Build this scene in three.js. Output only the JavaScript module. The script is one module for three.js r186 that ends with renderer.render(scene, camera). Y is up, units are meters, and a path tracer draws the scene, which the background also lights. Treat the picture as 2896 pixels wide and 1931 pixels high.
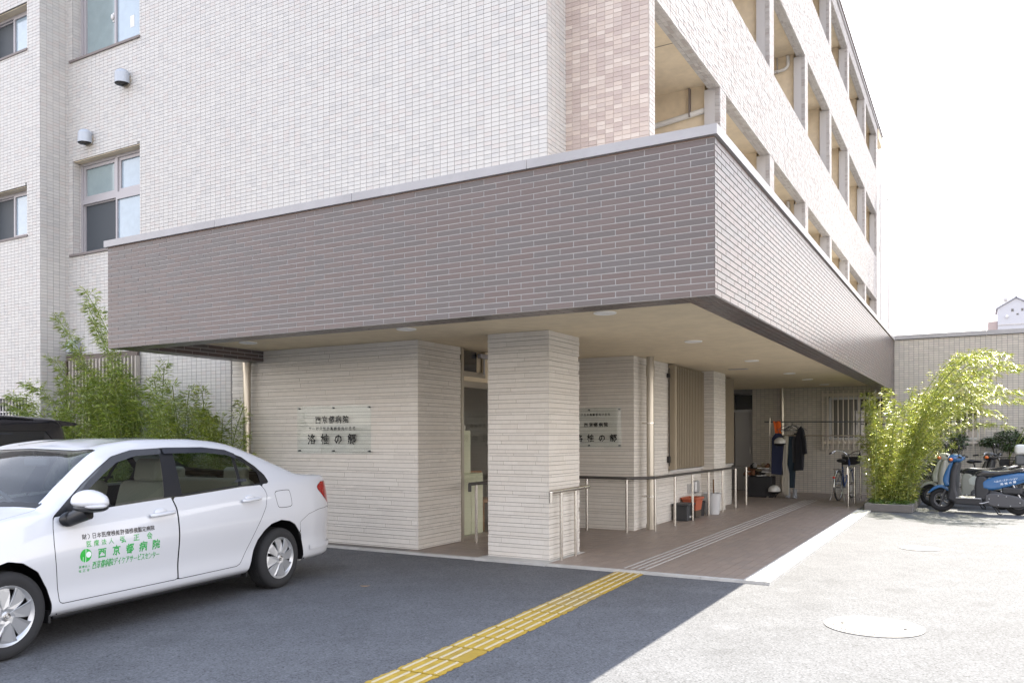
import * as THREE from 'three';
import { mergeGeometries } from 'three/addons/utils/BufferGeometryUtils.js';
import { RoundedBoxGeometry } from 'three/addons/geometries/RoundedBoxGeometry.js';

// ---------- camera, sky, sun, exposure ----------
const scene = new THREE.Scene();
const camera = new THREE.PerspectiveCamera(2 * Math.atan(965.5 / 2314.73) * 180 / Math.PI, 2896 / 1931, 0.1, 900);
camera.position.set(0, 1.37, 0);
camera.rotation.set(0, 0.516589, -0.00228, 'YXZ');
camera.setViewOffset(2896, 1931, 0, -269.1, 2896, 1931);     // lens shifted up: verticals stay vertical
camera.updateProjectionMatrix();

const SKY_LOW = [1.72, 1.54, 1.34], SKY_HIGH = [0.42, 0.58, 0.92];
const SUN = new THREE.Vector3(0.105, 1, -0.86).normalize();
// hazy summer air: pale towards the horizon, with a warm tint added there to warm the shaded walls, bluer overhead, whiter round the sun; the same law in every direction
{
  const W = 512, H = 256, d = new Float32Array(W * H * 4), mixc = (a, b, t) => a.map((x, i) => x + (b[i] - x) * t);
  for (let r = 0; r < H; r++) for (let c = 0; c < W; c++) {
    const up = ((r + 0.5) / H - 0.5) * Math.PI, az = ((c + 0.5) / W - 0.5) * 2 * Math.PI, y = Math.max(0, Math.sin(up)), v = [Math.cos(az) * Math.cos(up), Math.sin(up), Math.sin(az) * Math.cos(up)];
    const cg = v[0] * SUN.x + v[1] * SUN.y + v[2] * SUN.z, g = Math.acos(Math.min(1, Math.max(-1, cg)));
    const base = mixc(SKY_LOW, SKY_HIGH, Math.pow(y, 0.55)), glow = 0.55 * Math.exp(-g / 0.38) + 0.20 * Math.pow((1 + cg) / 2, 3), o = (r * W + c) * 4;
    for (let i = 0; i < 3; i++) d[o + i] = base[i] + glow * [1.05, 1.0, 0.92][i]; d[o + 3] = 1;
  }
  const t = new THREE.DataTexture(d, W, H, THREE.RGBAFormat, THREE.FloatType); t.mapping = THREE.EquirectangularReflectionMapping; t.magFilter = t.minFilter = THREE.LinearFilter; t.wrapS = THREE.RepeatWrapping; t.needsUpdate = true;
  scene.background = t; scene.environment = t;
}
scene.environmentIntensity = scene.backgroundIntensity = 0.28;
const sun = new THREE.DirectionalLight(new THREE.Color(1, 0.93, 0.81), 2.15);
sun.name = 'sun'; sun.target.position.set(-4, 0, -10); sun.position.copy(SUN).multiplyScalar(60).add(sun.target.position);
sun.castShadow = true; sun.shadow.radius = 1; sun.shadow.mapSize.set(4096, 4096);
Object.assign(sun.shadow.camera, { left: -35, right: 35, top: 35, bottom: -35, near: 1, far: 140 });
scene.add(sun, sun.target);
const renderer = new THREE.WebGLRenderer({ antialias: true });
renderer.toneMapping = THREE.LinearToneMapping;
renderer.toneMappingExposure = 8;
renderer.shadowMap.enabled = true;

// ---------- helpers ----------
let _seed = 7;
const rnd = () => { _seed = (_seed + 0x6d2b79f5) | 0; let t = Math.imul(_seed ^ (_seed >>> 15), 1 | _seed); t = (t + Math.imul(t ^ (t >>> 7), 61 | t)) ^ t; return ((t ^ (t >>> 14)) >>> 0) / 4294967296; };
const seed = (n) => { _seed = n; };
const rr = (a, b) => a + (b - a) * rnd();
const C = (r, g, b) => new THREE.Color().setRGB(r, g, b);
const V3 = (x, y, z) => new THREE.Vector3(x, y, z);
const lerp = (a, b, t) => a + (b - a) * t, clamp = (x, a, b) => Math.min(b, Math.max(a, x));
const std = (color, roughness = 0.8, more = {}) => new THREE.MeshStandardMaterial({ color: Array.isArray(color) ? C(...color) : color, roughness, side: THREE.DoubleSide, ...more });
const phys = (color, roughness = 0.5, more = {}) => new THREE.MeshPhysicalMaterial({ color: C(...color), roughness, side: THREE.DoubleSide, ...more });
const used = {};
function uniq(name) { const k = used[name] = (used[name] ?? -1) + 1; return k ? name + '_' + String(k).padStart(3, '0') : name; }
function prep(g) {
  const h = g.index ? g.toNonIndexed() : g;
  for (const k of Object.keys(h.attributes)) if (!['position', 'normal', 'uv', 'color'].includes(k)) h.deleteAttribute(k);
  if (!h.attributes.uv) h.setAttribute('uv', new THREE.BufferAttribute(new Float32Array(h.attributes.position.count * 2), 2));
  return h;
}
function merged(list) {
  const a = list.flat(9).map(prep), col = a.some((g) => g.attributes.color);
  if (!col) return a.length === 1 ? a[0] : mergeGeometries(a);
  for (const g of a) if (!g.attributes.color) g.setAttribute('color', new THREE.BufferAttribute(new Float32Array(g.attributes.position.count * 3).fill(1), 3));
  return mergeGeometries(a);
}
// uv in metres from the dominant direction of each face
function metreUV(g) {
  const h = prep(g), p = h.attributes.position, n = h.attributes.normal, uv = h.attributes.uv;
  for (let i = 0; i < p.count; i++) {
    const ax = Math.abs(n.getX(i)), ay = Math.abs(n.getY(i)), az = Math.abs(n.getZ(i));
    if (ay >= ax && ay >= az) uv.setXY(i, p.getX(i), p.getZ(i)); else if (ax >= az) uv.setXY(i, p.getZ(i), p.getY(i)); else uv.setXY(i, p.getX(i), p.getY(i));
  }
  return h;
}
function mesh(name, geo, mat, parent = scene) {
  const g = Array.isArray(geo) ? merged(geo) : geo;
  const m = new THREE.Mesh(g, mat); m.castShadow = m.receiveShadow = true;
  m.name = parent === scene ? uniq(name) : name; parent.add(m);
  return m;
}
function thing(name, label, category, pos = [0, 0, 0], turn = 0, grp) {
  const o = new THREE.Group(); o.name = uniq(name); o.position.set(...pos); o.rotation.y = turn;
  o.userData = { label, category }; if (grp) o.userData.group = grp;
  scene.add(o); return o;
}
const tag = (o, label, category, grp) => { o.userData = { label, category }; if (grp) o.userData.group = grp; return o; };
const struct = (name, geo, mat) => { const m = mesh(name, geo, mat); m.userData = { kind: 'structure' }; return m; };
const box = (x0, x1, y0, y1, z0, z1) => metreUV(new THREE.BoxGeometry(Math.abs(x1 - x0), Math.abs(y1 - y0), Math.abs(z1 - z0)).translate((x0 + x1) / 2, (y0 + y1) / 2, (z0 + z1) / 2));
const rbox = (w, h, d, r, x = 0, y = 0, z = 0, s = 2) => prep(new RoundedBoxGeometry(w, h, d, s, r).translate(x, y, z));
const cyl = (r0, r1, h, x, y, z, n = 16, axis = 'y') => { const g = new THREE.CylinderGeometry(r1, r0, h, n); if (axis === 'x') g.rotateZ(Math.PI / 2); if (axis === 'z') g.rotateX(Math.PI / 2); return prep(g.translate(x, y, z)); };
const bar = (a, b, r, n = 8, r2 = r) => { const A = V3(...a), B = V3(...b), d = B.clone().sub(A), g = new THREE.CylinderGeometry(r2, r, d.length(), n); g.applyQuaternion(new THREE.Quaternion().setFromUnitVectors(V3(0, 1, 0), d.clone().normalize())); return prep(g.translate(...A.add(B).multiplyScalar(0.5).toArray())); };
const tube = (pts, r, seg = 24, n = 8, closed = false) => prep(new THREE.TubeGeometry(new THREE.CatmullRomCurve3(pts.map((p) => V3(...p)), closed), seg, r, n, closed));
const sph = (r, x, y, z, sx = 1, sy = 1, sz = 1, w = 20, h = 14) => prep(new THREE.SphereGeometry(r, w, h).scale(sx, sy, sz).translate(x, y, z));
const ring = (R, r, x, y, z, axis = 'x', n = 32, m = 10) => { const g = new THREE.TorusGeometry(R, r, m, n); if (axis === 'x') g.rotateY(Math.PI / 2); if (axis === 'y') g.rotateX(Math.PI / 2); return prep(g.translate(x, y, z)); };
// extrude a side-view outline [[z, y]...] across x
function slab(pts, x0, x1, bevel = 0, smooth = false) {
  const P = smooth ? new THREE.SplineCurve(pts.concat([pts[0]]).map((p) => new THREE.Vector2(...p))).getPoints(pts.length * 5) : pts.map((p) => new THREE.Vector2(...p));
  const g = new THREE.ExtrudeGeometry(new THREE.Shape(P), { depth: Math.abs(x1 - x0) - 2 * bevel, bevelEnabled: bevel > 0, bevelSize: bevel, bevelThickness: bevel, bevelOffset: -bevel, bevelSegments: 3, curveSegments: 8 });
  g.rotateY(-Math.PI / 2).translate(Math.max(x0, x1) - bevel, 0, 0);   // shape x -> z
  return prep(g);
}
// pieces of the rectangle [u0,u1]x[v0,v1] left over by holes, as boxes
function around(u0, u1, v0, v1, holes, make) {
  const us = [...new Set([u0, u1, ...holes.flatMap((h) => [h[0], h[1]])])].filter((u) => u >= u0 && u <= u1).sort((a, b) => a - b);
  const vs = [...new Set([v0, v1, ...holes.flatMap((h) => [h[2], h[3]])])].filter((v) => v >= v0 && v <= v1).sort((a, b) => a - b);
  const out = [];
  for (let i = 0; i + 1 < us.length; i++) for (let j = 0; j + 1 < vs.length; j++) {
    const cu = (us[i] + us[i + 1]) / 2, cv = (vs[j] + vs[j + 1]) / 2;
    if (!holes.some((h) => cu > h[0] && cu < h[1] && cv > h[2] && cv < h[3])) out.push(make(us[i], us[i + 1], vs[j], vs[j + 1]));
  }
  return out;
}
// noise
const PERM = new Uint8Array(512); seed(3); { const p = [...Array(256).keys()]; for (let i = 255; i; i--) { const j = Math.floor(rnd() * (i + 1)); [p[i], p[j]] = [p[j], p[i]]; } for (let i = 0; i < 512; i++) PERM[i] = p[i & 255]; }
function vnoise(x, y, per = 256) {   // periodic value noise
  const xi = Math.floor(x), yi = Math.floor(y), fx = x - xi, fy = y - yi, w = (a, b) => PERM[PERM[((a % per) + per) % per & 255] + (((b % per) + per) % per & 255)] / 255;
  const sx = fx * fx * (3 - 2 * fx), sy = fy * fy * (3 - 2 * fy);
  return lerp(lerp(w(xi, yi), w(xi + 1, yi), sx), lerp(w(xi, yi + 1), w(xi + 1, yi + 1), sx), sy);
}
const fbm = (x, y, per, oct = 4) => { let s = 0, a = 0.5, k = 1; for (let i = 0; i < oct; i++) { s += a * vnoise(x * k, y * k, per * k); a *= 0.5; k *= 2; } return s / (1 - Math.pow(0.5, oct)); };
function dataTex(n, fn, srgb = false, rep = 1) {
  const d = new Uint8Array(n * n * 4);
  for (let y = 0; y < n; y++) for (let x = 0; x < n; x++) { const c = fn(x / n, y / n, x, y), o = (y * n + x) * 4; const a = Array.isArray(c) ? c : [c, c, c]; d[o] = clamp(a[0], 0, 1) * 255; d[o + 1] = clamp(a[1], 0, 1) * 255; d[o + 2] = clamp(a[2], 0, 1) * 255; d[o + 3] = 255; }
  const t = new THREE.DataTexture(d, n, n); t.wrapS = t.wrapT = THREE.RepeatWrapping; t.magFilter = THREE.LinearFilter; t.minFilter = THREE.LinearMipmapLinearFilter; t.generateMipmaps = true;
  if (srgb) t.colorSpace = THREE.SRGBColorSpace; t.repeat.set(rep, rep); t.needsUpdate = true; return t;
}

// ---------- projected size of a piece (picks which pieces become parts of their own) ----------
camera.updateMatrixWorld(true);
const VP = new THREE.Matrix4().multiplyMatrices(camera.projectionMatrix, camera.matrixWorldInverse);
function shown(x, y, z, area, nx, ny, nz) {
  const p = V3(x, y, z).applyMatrix4(VP); if (Math.abs(p.x) > 1 || Math.abs(p.y) > 1 || p.z > 1) return 0;
  const d = V3(-x, 1.37 - y, -z), L = d.length(), c = (d.x * nx + d.y * ny + d.z * nz) / L;
  return c <= 0 ? 0 : area * c / (L * L);
}
// ---------- tile / brick / plank faces: every piece is geometry; the largest 300 of a thing are meshes of their own ----------
const unitTile = (() => {   // open-backed block, front at +z, 1 x 1 x 1
  const P = [], N = [], q = (a, b, c, d, n) => { for (const v of [a, b, c, a, c, d]) { P.push(...v); N.push(...n); } };
  const A = [-.5, -.5, 1], B = [.5, -.5, 1], Cc = [.5, .5, 1], D = [-.5, .5, 1], a = [-.5, -.5, 0], b = [.5, -.5, 0], c = [.5, .5, 0], d = [-.5, .5, 0];
  q(A, B, Cc, D, [0, 0, 1]); q(b, c, Cc, B, [1, 0, 0]); q(d, a, A, D, [-1, 0, 0]); q(c, d, D, Cc, [0, 1, 0]); q(a, b, B, A, [0, -1, 0]);
  const g = new THREE.BufferGeometry(); g.setAttribute('position', new THREE.Float32BufferAttribute(P, 3)); g.setAttribute('normal', new THREE.Float32BufferAttribute(N, 3));
  g.setAttribute('uv', new THREE.Float32BufferAttribute(P.filter((_, i) => i % 3 < 2), 2)); return g;
})();
const DIRS = { z: { r: [1, 0, 0], u: [0, 1, 0], n: [0, 0, 1] }, x: { r: [0, 0, -1], u: [0, 1, 0], n: [1, 0, 0] }, '-x': { r: [0, 0, 1], u: [0, 1, 0], n: [-1, 0, 0] }, y: { r: [1, 0, 0], u: [0, 0, -1], n: [0, 1, 0] }, '-y': { r: [1, 0, 0], u: [0, 0, 1], n: [0, -1, 0] }, '-yx': { r: [0, 0, 1], u: [-1, 0, 0], n: [0, -1, 0] } };
for (const d of Object.values(DIRS)) d.q = new THREE.Quaternion().setFromRotationMatrix(new THREE.Matrix4().makeBasis(V3(...d.r), V3(...d.u), V3(...d.n)));
class Pieces {
  constructor() { this.list = []; }
  // face = key of DIRS, at = offset along its normal, (u,v) = world coordinates of the two in-plane axes
  put(face, at, ua, ub, va, vb, depth, ci, weight = 1) {
    const w = Math.abs(ub - ua), h = Math.abs(vb - va); if (w < 0.006 || h < 0.006) return;
    const cu = (ua + ub) / 2, cv = (va + vb) / 2, n = DIRS[face].n;
    const p = face === 'z' ? [cu, cv, at] : face === 'x' || face === '-x' ? [at, cv, cu] : [cu, at, cv];
    if (face === '-yx') this.list.push({ face, p: [cv, at, cu], w, h, depth, ci, a: weight * shown(cv, at, cu, w * h, ...n) });
    else this.list.push({ face, p, w, h, depth, ci, a: weight * shown(...p, w * h, ...n) });
  }
  grid(o) {   // {face, at, u:[a,b], v:[a,b], pu, pv, joint, depth, colors(n), bond, u0, v0, holes, vary, weight}
    const { face, at, u, v, pu, pv, joint, depth, n, holes = [], weight = 1 } = o, j = joint / 2;
    const r0 = Math.floor((v[0] - (o.v0 ?? v[0])) / pv + 1e-6);
    for (let r = r0; ; r++) {
      const vb = (o.v0 ?? v[0]) + r * pv; if (vb >= v[1] - 1e-6) break;
      const sh = (o.u0 ?? u[0]) + (o.bond === 'half' && r & 1 ? pu / 2 : 0);
      for (let c = Math.floor((u[0] - sh) / pu - 1e-6); ; c++) {
        const ub = sh + c * pu; if (ub >= u[1] - 1e-6) break;
        let a = Math.max(ub + j, u[0]), b = Math.min(ub + pu - j, u[1]), lo = Math.max(vb + j, v[0]), hi = Math.min(vb + pv - j, v[1]);
        if (b - a < 0.008 || hi - lo < 0.008) continue;
        let skip = false;
        for (const h of holes) {
          if (b <= h[0] || a >= h[1] || hi <= h[2] || lo >= h[3]) continue;
          const cut = [[h[0] - a, () => b = h[0]], [b - h[1], () => a = h[1]], [h[2] - lo, () => hi = h[2]], [hi - h[3], () => lo = h[3]]].sort((p, q) => q[0] / 1 - p[0] / 1)[0];
          if (cut[0] > 0.012) cut[1](); else { skip = true; break; }
        }
        if (!skip) this.put(face, at, a, b, lo, hi, depth * (1 + (o.vary ?? 0.12) * (rnd() - 0.5)), o.pick ? o.pick(c, r) : Math.floor(rnd() * n), weight);
      }
    }
  }
  planks(face, at, u, v, holes = [], lens = [0.28, 0.62], weight = 1, n = 4, rows = [0.0585, 0.041, 0.0585, 0.043, 0.027]) {
    let y = v[1], k = 0;
    while (y > v[0] + 0.01) {
      const h = rows[k++ % rows.length], lo = Math.max(y - h + 0.0046, v[0]), dep = [0.013, 0.010, 0.014, 0.011, 0.009][k % 5];
      for (let x = u[0] - rr(0, 0.4); x < u[1];) {
        const L = rr(...lens), a = Math.max(x, u[0]), b = Math.min(x + L - 0.0015, u[1]);
        let ok = b - a > 0.02; let A = a, B = b;
        for (const q of holes) if (B > q[0] && A < q[1] && y > q[2] && lo < q[3]) { if (q[0] - A > B - q[1]) B = q[0]; else A = q[1]; if (B - A < 0.02) ok = false; }
        if (ok) this.put(face, at, A, B, lo, y, dep + rr(-0.0015, 0.0015), Math.floor(rnd() * n), weight);
        x += L;
      }
      y -= h;
    }
  }
  build(name, mats, stuffMat, parent, max = 300) {
    const L = this.list.sort((a, b) => b.a - a.a), q = new THREE.Quaternion();
    const k = L.filter((t) => t.a > 0).length, top = Math.min(max, k);
    for (const t of L.slice(0, top)) {
      const m = new THREE.Mesh(unitTile, mats[t.ci % mats.length]); m.name = name; m.castShadow = m.receiveShadow = true;
      m.position.set(...t.p); m.quaternion.copy(DIRS[t.face].q); m.scale.set(t.w, t.h, t.depth); parent.add(m);
    }
    const rest = L.slice(top); if (!rest.length) return;
    const up = unitTile.attributes.position.array, un = unitTile.attributes.normal.array, nv = up.length / 3;
    const P = new Float32Array(rest.length * nv * 3), N = new Float32Array(P.length), K = new Float32Array(P.length), U = new Float32Array(rest.length * nv * 2);
    let o = 0, ou = 0; const v = V3();
    for (const t of rest) {
      const D = DIRS[t.face], c = mats[t.ci % mats.length].color, f = 1;
      for (let i = 0; i < nv; i++, o += 3, ou += 2) {
        const a = up[i * 3] * t.w, b = up[i * 3 + 1] * t.h, e = up[i * 3 + 2] * t.depth, na = un[i * 3], nb = un[i * 3 + 1], ne = un[i * 3 + 2];
        for (let s = 0; s < 3; s++) { P[o + s] = t.p[s] + D.r[s] * a + D.u[s] * b + D.n[s] * e; N[o + s] = D.r[s] * na + D.u[s] * nb + D.n[s] * ne; }
        K[o] = c.r * f; K[o + 1] = c.g * f; K[o + 2] = c.b * f; U[ou] = a + t.p[0] + t.p[2]; U[ou + 1] = b + t.p[1];
      }
    }
    const g = new THREE.BufferGeometry(); g.setAttribute('position', new THREE.BufferAttribute(P, 3)); g.setAttribute('normal', new THREE.BufferAttribute(N, 3)); g.setAttribute('uv', new THREE.BufferAttribute(U, 2)); g.setAttribute('color', new THREE.BufferAttribute(K, 3));
    const m = new THREE.Mesh(g, stuffMat); m.name = name + '_field'; m.castShadow = m.receiveShadow = true; m.userData = { kind: 'stuff' }; parent.add(m);
  }
}
// ---------- lettering: strokes on a 100 x 100 field ----------
const GLYPH = Object.fromEntries(`西|8,14 92,14;38,14 36,42 24,58;60,14 60,48 74,54;14,34 14,92;14,34 86,34 86,92;14,88 86,88
京|50,2 50,14;8,16 92,16;26,30 74,30 74,52;26,30 26,52;26,52 74,52;50,52 50,92 40,86;30,64 14,86;70,64 88,86
都|8,22 52,22;30,6 30,38;4,40 56,40;52,10 8,62;20,54 50,54 50,92;20,54 20,92;20,72 50,72;20,90 50,90;64,10 64,96;64,10 90,10 76,40 90,62 80,72 66,72
病|52,2 52,12;18,14 96,14;20,14 20,60 6,94;4,30 12,40;2,64 18,54;32,30 94,30;62,30 62,50 46,78;62,50 80,70;36,48 36,96;36,48 90,48 90,92 80,88
院|8,8 8,96;8,8 32,8 20,38 32,60 24,70 8,70;66,2 66,14;40,18 40,30;40,18 94,18 94,30;50,38 86,38;42,54 94,54;56,54 52,78 38,94;74,54 74,86 94,86 94,74
医|8,8 92,8;12,8 12,92;12,90 94,90;36,16 24,34;32,26 80,26;22,48 86,48;54,26 54,50 26,80;56,52 82,78
療|52,2 52,10;16,12 96,12;18,12 18,60 4,94;4,30 12,38;2,60 16,52;30,24 94,24;60,16 32,44;62,26 94,44;42,44 80,44 80,68;42,44 42,68;42,56 80,56;42,68 80,68;60,68 60,94;44,78 34,90;76,78 90,90
法|10,12 22,24;4,38 18,48;6,92 24,62;36,22 90,22;62,4 62,46;30,46 96,46;58,46 38,84;38,84 84,80;74,64 90,92
人|52,6 46,46 8,92;50,40 92,92
弘|8,12 44,12 44,36;8,36 44,36;10,36 8,60;8,60 46,60 42,92 28,90;70,8 54,84;54,84 90,78;76,54 94,92
正|8,12 92,12;50,12 50,88;52,46 84,46;22,40 22,88;4,88 96,88
会|50,4 6,44;50,4 94,44;30,38 70,38;14,58 86,58;44,58 26,88;26,88 80,84;66,68 86,94
財|8,10 42,10 42,70;8,10 8,70;8,30 42,30;8,50 42,50;8,70 42,70;18,74 6,94;32,74 44,92;48,28 96,28;80,4 80,94 68,88;78,30 48,78
)|20,4 50,30 50,70 20,96
日|20,8 20,94;20,8 80,8 80,94;20,50 80,50;20,92 80,92
本|8,26 92,26;50,4 50,96;48,28 8,76;52,28 92,76;32,74 68,74
機|4,28 36,28;20,4 20,96;20,32 4,66;22,34 36,54;48,6 42,20 52,24 42,40;80,6 74,20 86,24 76,40;38,50 96,50;50,42 50,60 38,92;66,4 70,60 92,92;88,62 56,94
能|26,4 10,28 44,28;38,18 48,32;10,40 10,96;10,40 44,40 44,94;10,56 44,56;10,74 44,74;60,6 60,40 92,40;88,14 60,24;60,52 60,90 94,90;90,60 60,72
評|6,16 42,16;12,4 36,4;10,32 38,32;10,46 38,46;12,62 38,62 38,92;12,62 12,92;12,90 38,90;48,14 94,14;56,24 62,44;86,24 80,44;46,54 96,54;70,14 70,96
価|28,4 6,44;18,32 18,96;34,12 96,12;40,34 40,92;40,34 92,34 92,92;40,90 92,90;56,12 56,90;74,12 74,90
構|4,28 36,28;20,4 20,96;20,32 4,66;22,34 36,54;40,14 94,14;42,28 92,28;38,44 96,44;54,4 54,44;80,4 80,44;46,56 46,96;46,56 88,56 88,94;46,72 88,72;36,82 98,82;67,44 67,82
認|6,16 42,16;12,4 36,4;10,32 38,32;10,46 38,46;12,62 38,62 38,92;12,62 12,92;12,90 38,90;50,10 92,10 88,44 78,44;66,10 46,44;52,26 62,36;48,64 42,86;56,58 56,90 82,90 82,78;66,54 72,66;86,62 94,80
定|50,2 50,14;10,16 10,32;10,16 90,16 90,32;22,42 78,42;50,42 50,88;52,64 80,64;28,58 8,94;26,74 50,90 94,92
付|30,4 6,48;20,34 20,96;38,30 96,30;76,6 76,94 62,88;48,46 58,66
き|20,22 78,16;16,42 84,36;46,4 74,58 50,54;24,66 30,86 74,90
高|50,2 50,14;6,16 94,16;30,26 70,26 70,42;30,26 30,42;30,42 70,42;12,54 12,96;12,54 88,54 88,96 78,94;34,66 66,66 66,84;34,66 34,84;34,84 66,84
齢|26,4 26,28;28,14 46,14;6,28 52,28;8,40 8,94;8,92 50,92;50,40 50,94;28,36 28,90;14,46 22,58;44,46 34,58;28,66 14,82;30,66 44,82;76,4 56,40;76,4 96,40;66,42 88,42;60,58 92,58 84,80;76,58 76,96
者|20,20 72,20;46,4 46,38;6,38 94,38;84,8 14,66;32,56 78,56 78,96;32,56 32,96;32,74 78,74;32,94 78,94
向|46,4 38,20;12,22 12,96;12,22 88,22 88,94 76,92;34,44 66,44 66,74;34,44 34,74;34,74 66,74
け|20,10 14,50 22,88;42,32 94,28;72,8 72,60 56,94
住|30,4 6,48;20,34 20,96;60,2 72,14;40,24 94,24;44,54 90,54;34,92 98,92;66,24 66,92
宅|50,2 50,14;10,16 10,32;10,16 90,16 90,32;74,30 24,42;8,60 94,54;48,38 48,88 92,88 92,74
洛|8,12 22,24;4,40 18,50;6,94 26,60;56,4 34,42;50,18 84,18 34,64;44,24 96,64;46,66 84,66 84,94;46,66 46,94;46,92 84,92
桂|4,28 40,28;22,4 22,96;22,32 4,68;24,34 40,56;50,22 92,22;70,4 70,44;46,44 96,44;50,66 92,66;70,52 70,92;44,92 98,92
の|52,18 46,60 26,84 10,62 22,30 54,14 84,30 88,60 58,92
郷|22,4 6,24 22,28 8,46 24,42;24,42 10,70 4,92;34,10 34,60;34,10 58,10 58,44;34,26 58,26;34,44 58,44;34,60 30,90 54,80;46,56 62,92;70,8 70,98;70,8 94,8 80,38 94,62 84,72 72,70
サ|6,30 94,30;32,8 32,58;70,8 70,50 40,94
ー|8,50 92,50
ビ|22,10 22,84 82,84;78,34 24,48;76,6 84,20;88,2 96,16
ス|16,14 78,14 54,54 10,92;56,54 90,90
デ|20,14 72,14;6,40 92,40;52,40 48,70 26,94;80,4 86,16;92,0 98,12
イ|80,6 50,42 10,62;52,40 52,96
ケ|30,6 24,32 6,54;28,28 94,28;66,28 60,64 34,94
ア|8,12 90,12 78,34 60,46;48,28 44,66 18,94
セ|6,36 88,26 66,58;32,8 32,84 86,84
ン|10,14 36,32;10,90 54,76 92,30
タ|36,4 8,48;32,22 84,22 64,68 24,96;32,46 66,66
ヘ|4,58 34,26 96,78
ル|30,12 26,60 6,90;56,10 56,88 96,52
パ|28,26 22,60 6,86;58,26 80,56 92,86;80,10 86,6 92,12 86,18 80,10
テ|20,14 80,14;6,40 94,40;52,40 48,70 26,94
シ|14,12 36,24;8,40 30,52;10,92 56,78 92,30
ョ|26,34 80,34 80,94;28,62 80,62;22,92 82,92`.split('\n').map((l) => { const [k, d] = l.split('|'); return [k, d.split(';').map((s) => s.split(' ').map((p) => p.split(',').map(Number)))]; }));
// draws text so that its first character starts at (x, y), each w x h, pitch apart; brush = hand-brushed strokes
function write(ctx, text, x, y, w, h, pitch, lw, color, brush = false) {
  ctx.strokeStyle = ctx.fillStyle = color; ctx.lineCap = brush ? 'round' : 'square'; ctx.lineJoin = brush ? 'round' : 'miter'; ctx.lineWidth = lw;
  [...text].forEach((ch, i) => {
    for (const s of GLYPH[ch] ?? []) {
      const q = s.map(([a, b]) => [x + i * pitch + a / 100 * w, y + b / 100 * h]);
      if (!brush) { ctx.beginPath(); q.forEach((p, k) => k ? ctx.lineTo(...p) : ctx.moveTo(...p)); ctx.stroke(); continue; }
      for (let k = 0; k + 1 < q.length; k++) {
        const [a, b] = [q[k], q[k + 1]], n = 10;
        for (let e = 0; e <= n; e++) { const t = e / n, r = lw * (0.72 - 0.4 * Math.sin(t * Math.PI) * 0.6 - (k + 2 === q.length ? 0.25 * t : 0)); ctx.beginPath(); ctx.arc(lerp(a[0], b[0], t), lerp(a[1], b[1], t) - Math.sin(t * Math.PI) * h * 0.015, r, 0, 7); ctx.fill(); }
      }
    }
  });
}
function canvasTex(w, h, draw) { const c = document.createElement('canvas'); c.width = w; c.height = h; const x = c.getContext('2d'); x.clearRect(0, 0, w, h); draw(x); const t = new THREE.CanvasTexture(c); t.colorSpace = THREE.SRGBColorSpace; t.anisotropy = 8; return t; }

// ---------- textures and materials ----------
const asphaltTex = dataTex(1024, (u, v) => {
  const g = fbm(u * 10, v * 10, 10, 3), cell = vnoise(u * 230, v * 230, 230), c2 = vnoise(u * 410 + 7, v * 410, 410), st = cell * 0.6 + c2 * 0.4;
  let k = 0.60 + 0.16 * (g - 0.5) + 0.55 * (st - 0.5); if (st > 0.78) k += (st - 0.78) * 2.2; if (st < 0.25) k -= 0.16;
  return [k, k, k];
}, false);
const asphaltBump = dataTex(1024, (u, v) => 0.5 + 0.6 * (vnoise(u * 230, v * 230, 230) * 0.6 + vnoise(u * 410 + 7, v * 410, 410) * 0.4 - 0.5), false);
const grainTex = dataTex(512, (u, v) => { const k = 0.9 + 0.16 * (fbm(u * 24, v * 24, 24, 4) - 0.5) + 0.08 * (fbm(u * 5, v * 5, 5, 3) - 0.5); return [k, k, k]; });
const fineBump = dataTex(512, (u, v) => fbm(u * 64, v * 64, 64, 3));
const stoneTex = dataTex(512, (u, v) => { const k = 0.88 + 0.22 * (fbm(u * 12, v * 60, 12, 4) - 0.5) + 0.10 * (fbm(u * 90, v * 90, 90, 2) - 0.5); return [k, k * 0.997, k * 0.99]; });
const grime = dataTex(512, (u, v) => { const k = 0.86 + 0.3 * (fbm(u * 8, v * 8, 8, 5) - 0.5); return [k, k, k]; });
const rep = (t, r) => { const c = t.clone(); c.repeat.set(r, r); c.needsUpdate = true; return c; };
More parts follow.
